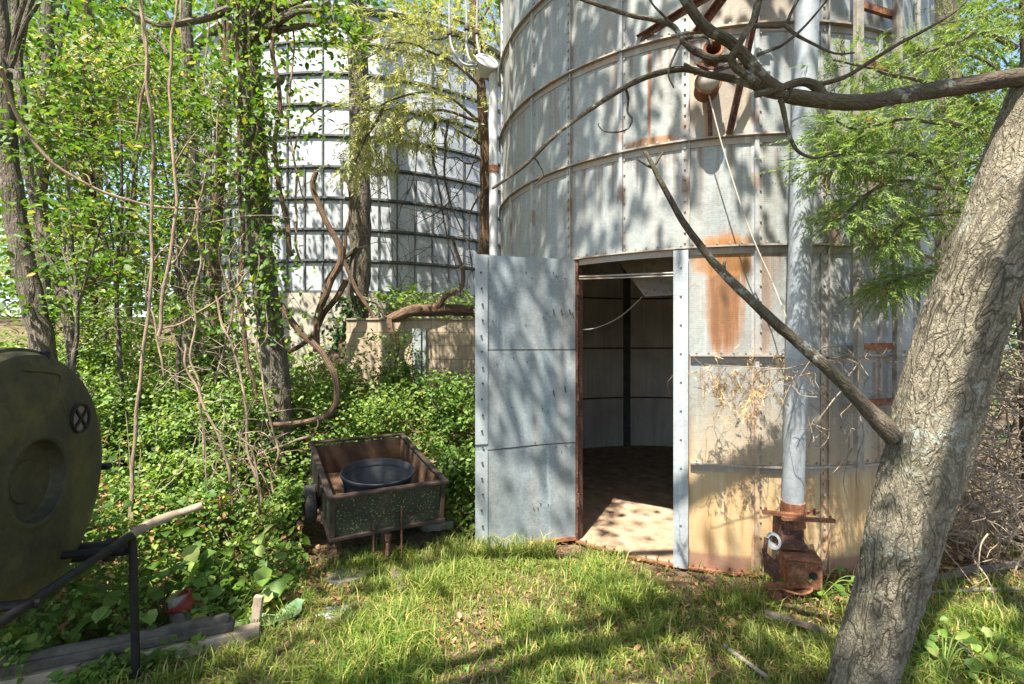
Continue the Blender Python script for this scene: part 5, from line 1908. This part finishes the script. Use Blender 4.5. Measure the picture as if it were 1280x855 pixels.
def grassobj(name, pos, h, wd, lean, mat):
    V, ql, tl = blades(pos, h, wd, lean)
    origin = np.array([V[:, 0].mean(), V[:, 1].mean(), 0])
    V = V - origin
    me = bpy.data.meshes.new(name)
    nq, n3 = len(ql) // 4, len(tl) // 3
    me.vertices.add(len(V))
    me.vertices.foreach_set('co', V.astype(np.float32).ravel())
    me.loops.add(len(ql) + len(tl))
    me.loops.foreach_set('vertex_index', np.concatenate([ql, tl]).astype(np.int32))
    me.polygons.add(nq + n3)
    me.polygons.foreach_set('loop_start', np.concatenate([np.arange(nq) * 4, nq * 4 + np.arange(n3) * 3]).astype(np.int32))
    me.materials.append(mat)
    me.update(calc_edges=True)
    o = bpy.data.objects.new(name, me)
    COL.objects.link(o)
    o.location = origin
    return o


def ground_z(x, y):
    return terr(x, y) + np.array([.018 * mnoise.noise(Vector((a, b_, 0)) * 1.6) + .012 * mnoise.noise(Vector((a, b_, 0)) * 6) for a, b_ in zip(x, y)])


def lawn(n, clump_s):
    d = np.sqrt(RNG.uniform(2.2 ** 2, 4.6 ** 2, n))
    px = RNG.uniform(100, 1300, n)
    x = (px - CX) / F * d
    e = lawn_edge(px, d)
    f = np.array([mnoise.noise(Vector((a, b_, 9)) * clump_s) + .5 * mnoise.noise(Vector((a, b_, 5)) * 9) for a, b_ in zip(x, d)])
    rb_ = np.sqrt((x - BC.x) ** 2 + (d - BC.y) ** 2) - BR
    dens = .80 + .65 * f
    dens = np.where(rb_ < .42, dens * np.clip((rb_ - .03) * 1.2, .04, 1), dens)
    dens = np.where(e > -.12, dens * .25, dens)
    dens = np.where((px > 1100) & (d > 3.0), dens * .3, dens)
    keep = (RNG.random(n) < dens) & (rb_ > .05) & (e < .1)
    keep &= ~((x > -.42) & (x < .6) & (d > 3.9))
    return x[keep], d[keep], f[keep]


x, d, f = lawn(120000, 2.2)
pos = np.stack([x, d, ground_z(x, d) - .004], 1)
h = (.035 + .10 * np.clip(f + .4, 0, 1)) * RNG.uniform(.5, 1.5, len(x))
tag(grassobj('grass', pos, h, RNG.uniform(.0014, .0044, len(x)), RNG.uniform(.25, 1.35, len(x)), M['grass']), 'patchy sunlit lawn grass in front of the bin', 'grass', kind='stuff')
# taller tufts along the door foot and the bin
x, d, f = lawn(9000, 3.0)
k = RNG.random(len(x)) < .35
tx = np.concatenate([x[k], RNG.uniform(-.55, .35, 700)])
td = np.concatenate([d[k], RNG.uniform(3.72, 3.95, 700)])
pos = np.stack([tx, td, terr(tx, td)], 1)
tag(grassobj('tall_grass', pos, RNG.uniform(.08, .19, len(tx)), RNG.uniform(.0018, .004, len(tx)), RNG.uniform(.3, 1.0, len(tx)), M['grass']), 'taller grass tufts along the foot of the open door', 'grass', kind='stuff')
x, d, f = lawn(5000, 2.2)
pos = np.stack([x, d, ground_z(x, d) + .015], 1)
k = RNG.random(len(x)) < .5
tag(leafobj('lawn_weeds', pos[k], RNG.uniform(.012, .035, int(k.sum())), M['leafu'], up=1.5, wide=.8), 'small clover and weed leaves in the lawn', 'weeds', kind='stuff')
# straw and dead leaves
n = 10000
d = np.sqrt(RNG.uniform(2.2 ** 2, 4.4 ** 2, n))
px = RNG.uniform(60, 1300, n)
x = (px - CX) / F * d
k = ((x - BC.x) ** 2 + (d - BC.y) ** 2 > (BR + .03) ** 2)
x, d = x[k], d[k]
pos = np.stack([x, d, ground_z(x, d) + .006], 1)
V, l = leaves(pos, RNG.uniform(.03, .09, len(x)), up=6, wide=.07, droop=0)
tag(rawmesh('straw', V, 4, l, M['dry']), 'dry straw and thatch lying in the lawn', 'straw', kind='stuff')
n = 2600
cl = [(640, 770, 300, 70), (900, 760, 200, 60), (370, 720, 60, 40), (1200, 690, 90, 40), (330, 690, 40, 40), (300, 640, 60, 50), (1150, 740, 90, 40)]
pp_ = []
for (a, b_, sa, sb_) in cl:
    for i in range(n // len(cl)):
        py = max(560, random.gauss(b_, sb_ * .6))
        dd_ = EYE * F / (py - CY)
        p = P(random.gauss(a, sa * .6), py, dd_)
        if (p.x - BC.x) ** 2 + (p.y - BC.y) ** 2 > (BR + .05) ** 2 and p.y < 6:
            pp_.append([p.x, p.y, gz(p.x, p.y) + .015])
pp_ = np.array(pp_)
tag(leafobj('leaf_litter', pp_, RNG.uniform(.018, .055, len(pp_)), M['dry'], up=2.5), 'brown leaf litter on the bare earth', 'leaves', kind='stuff')
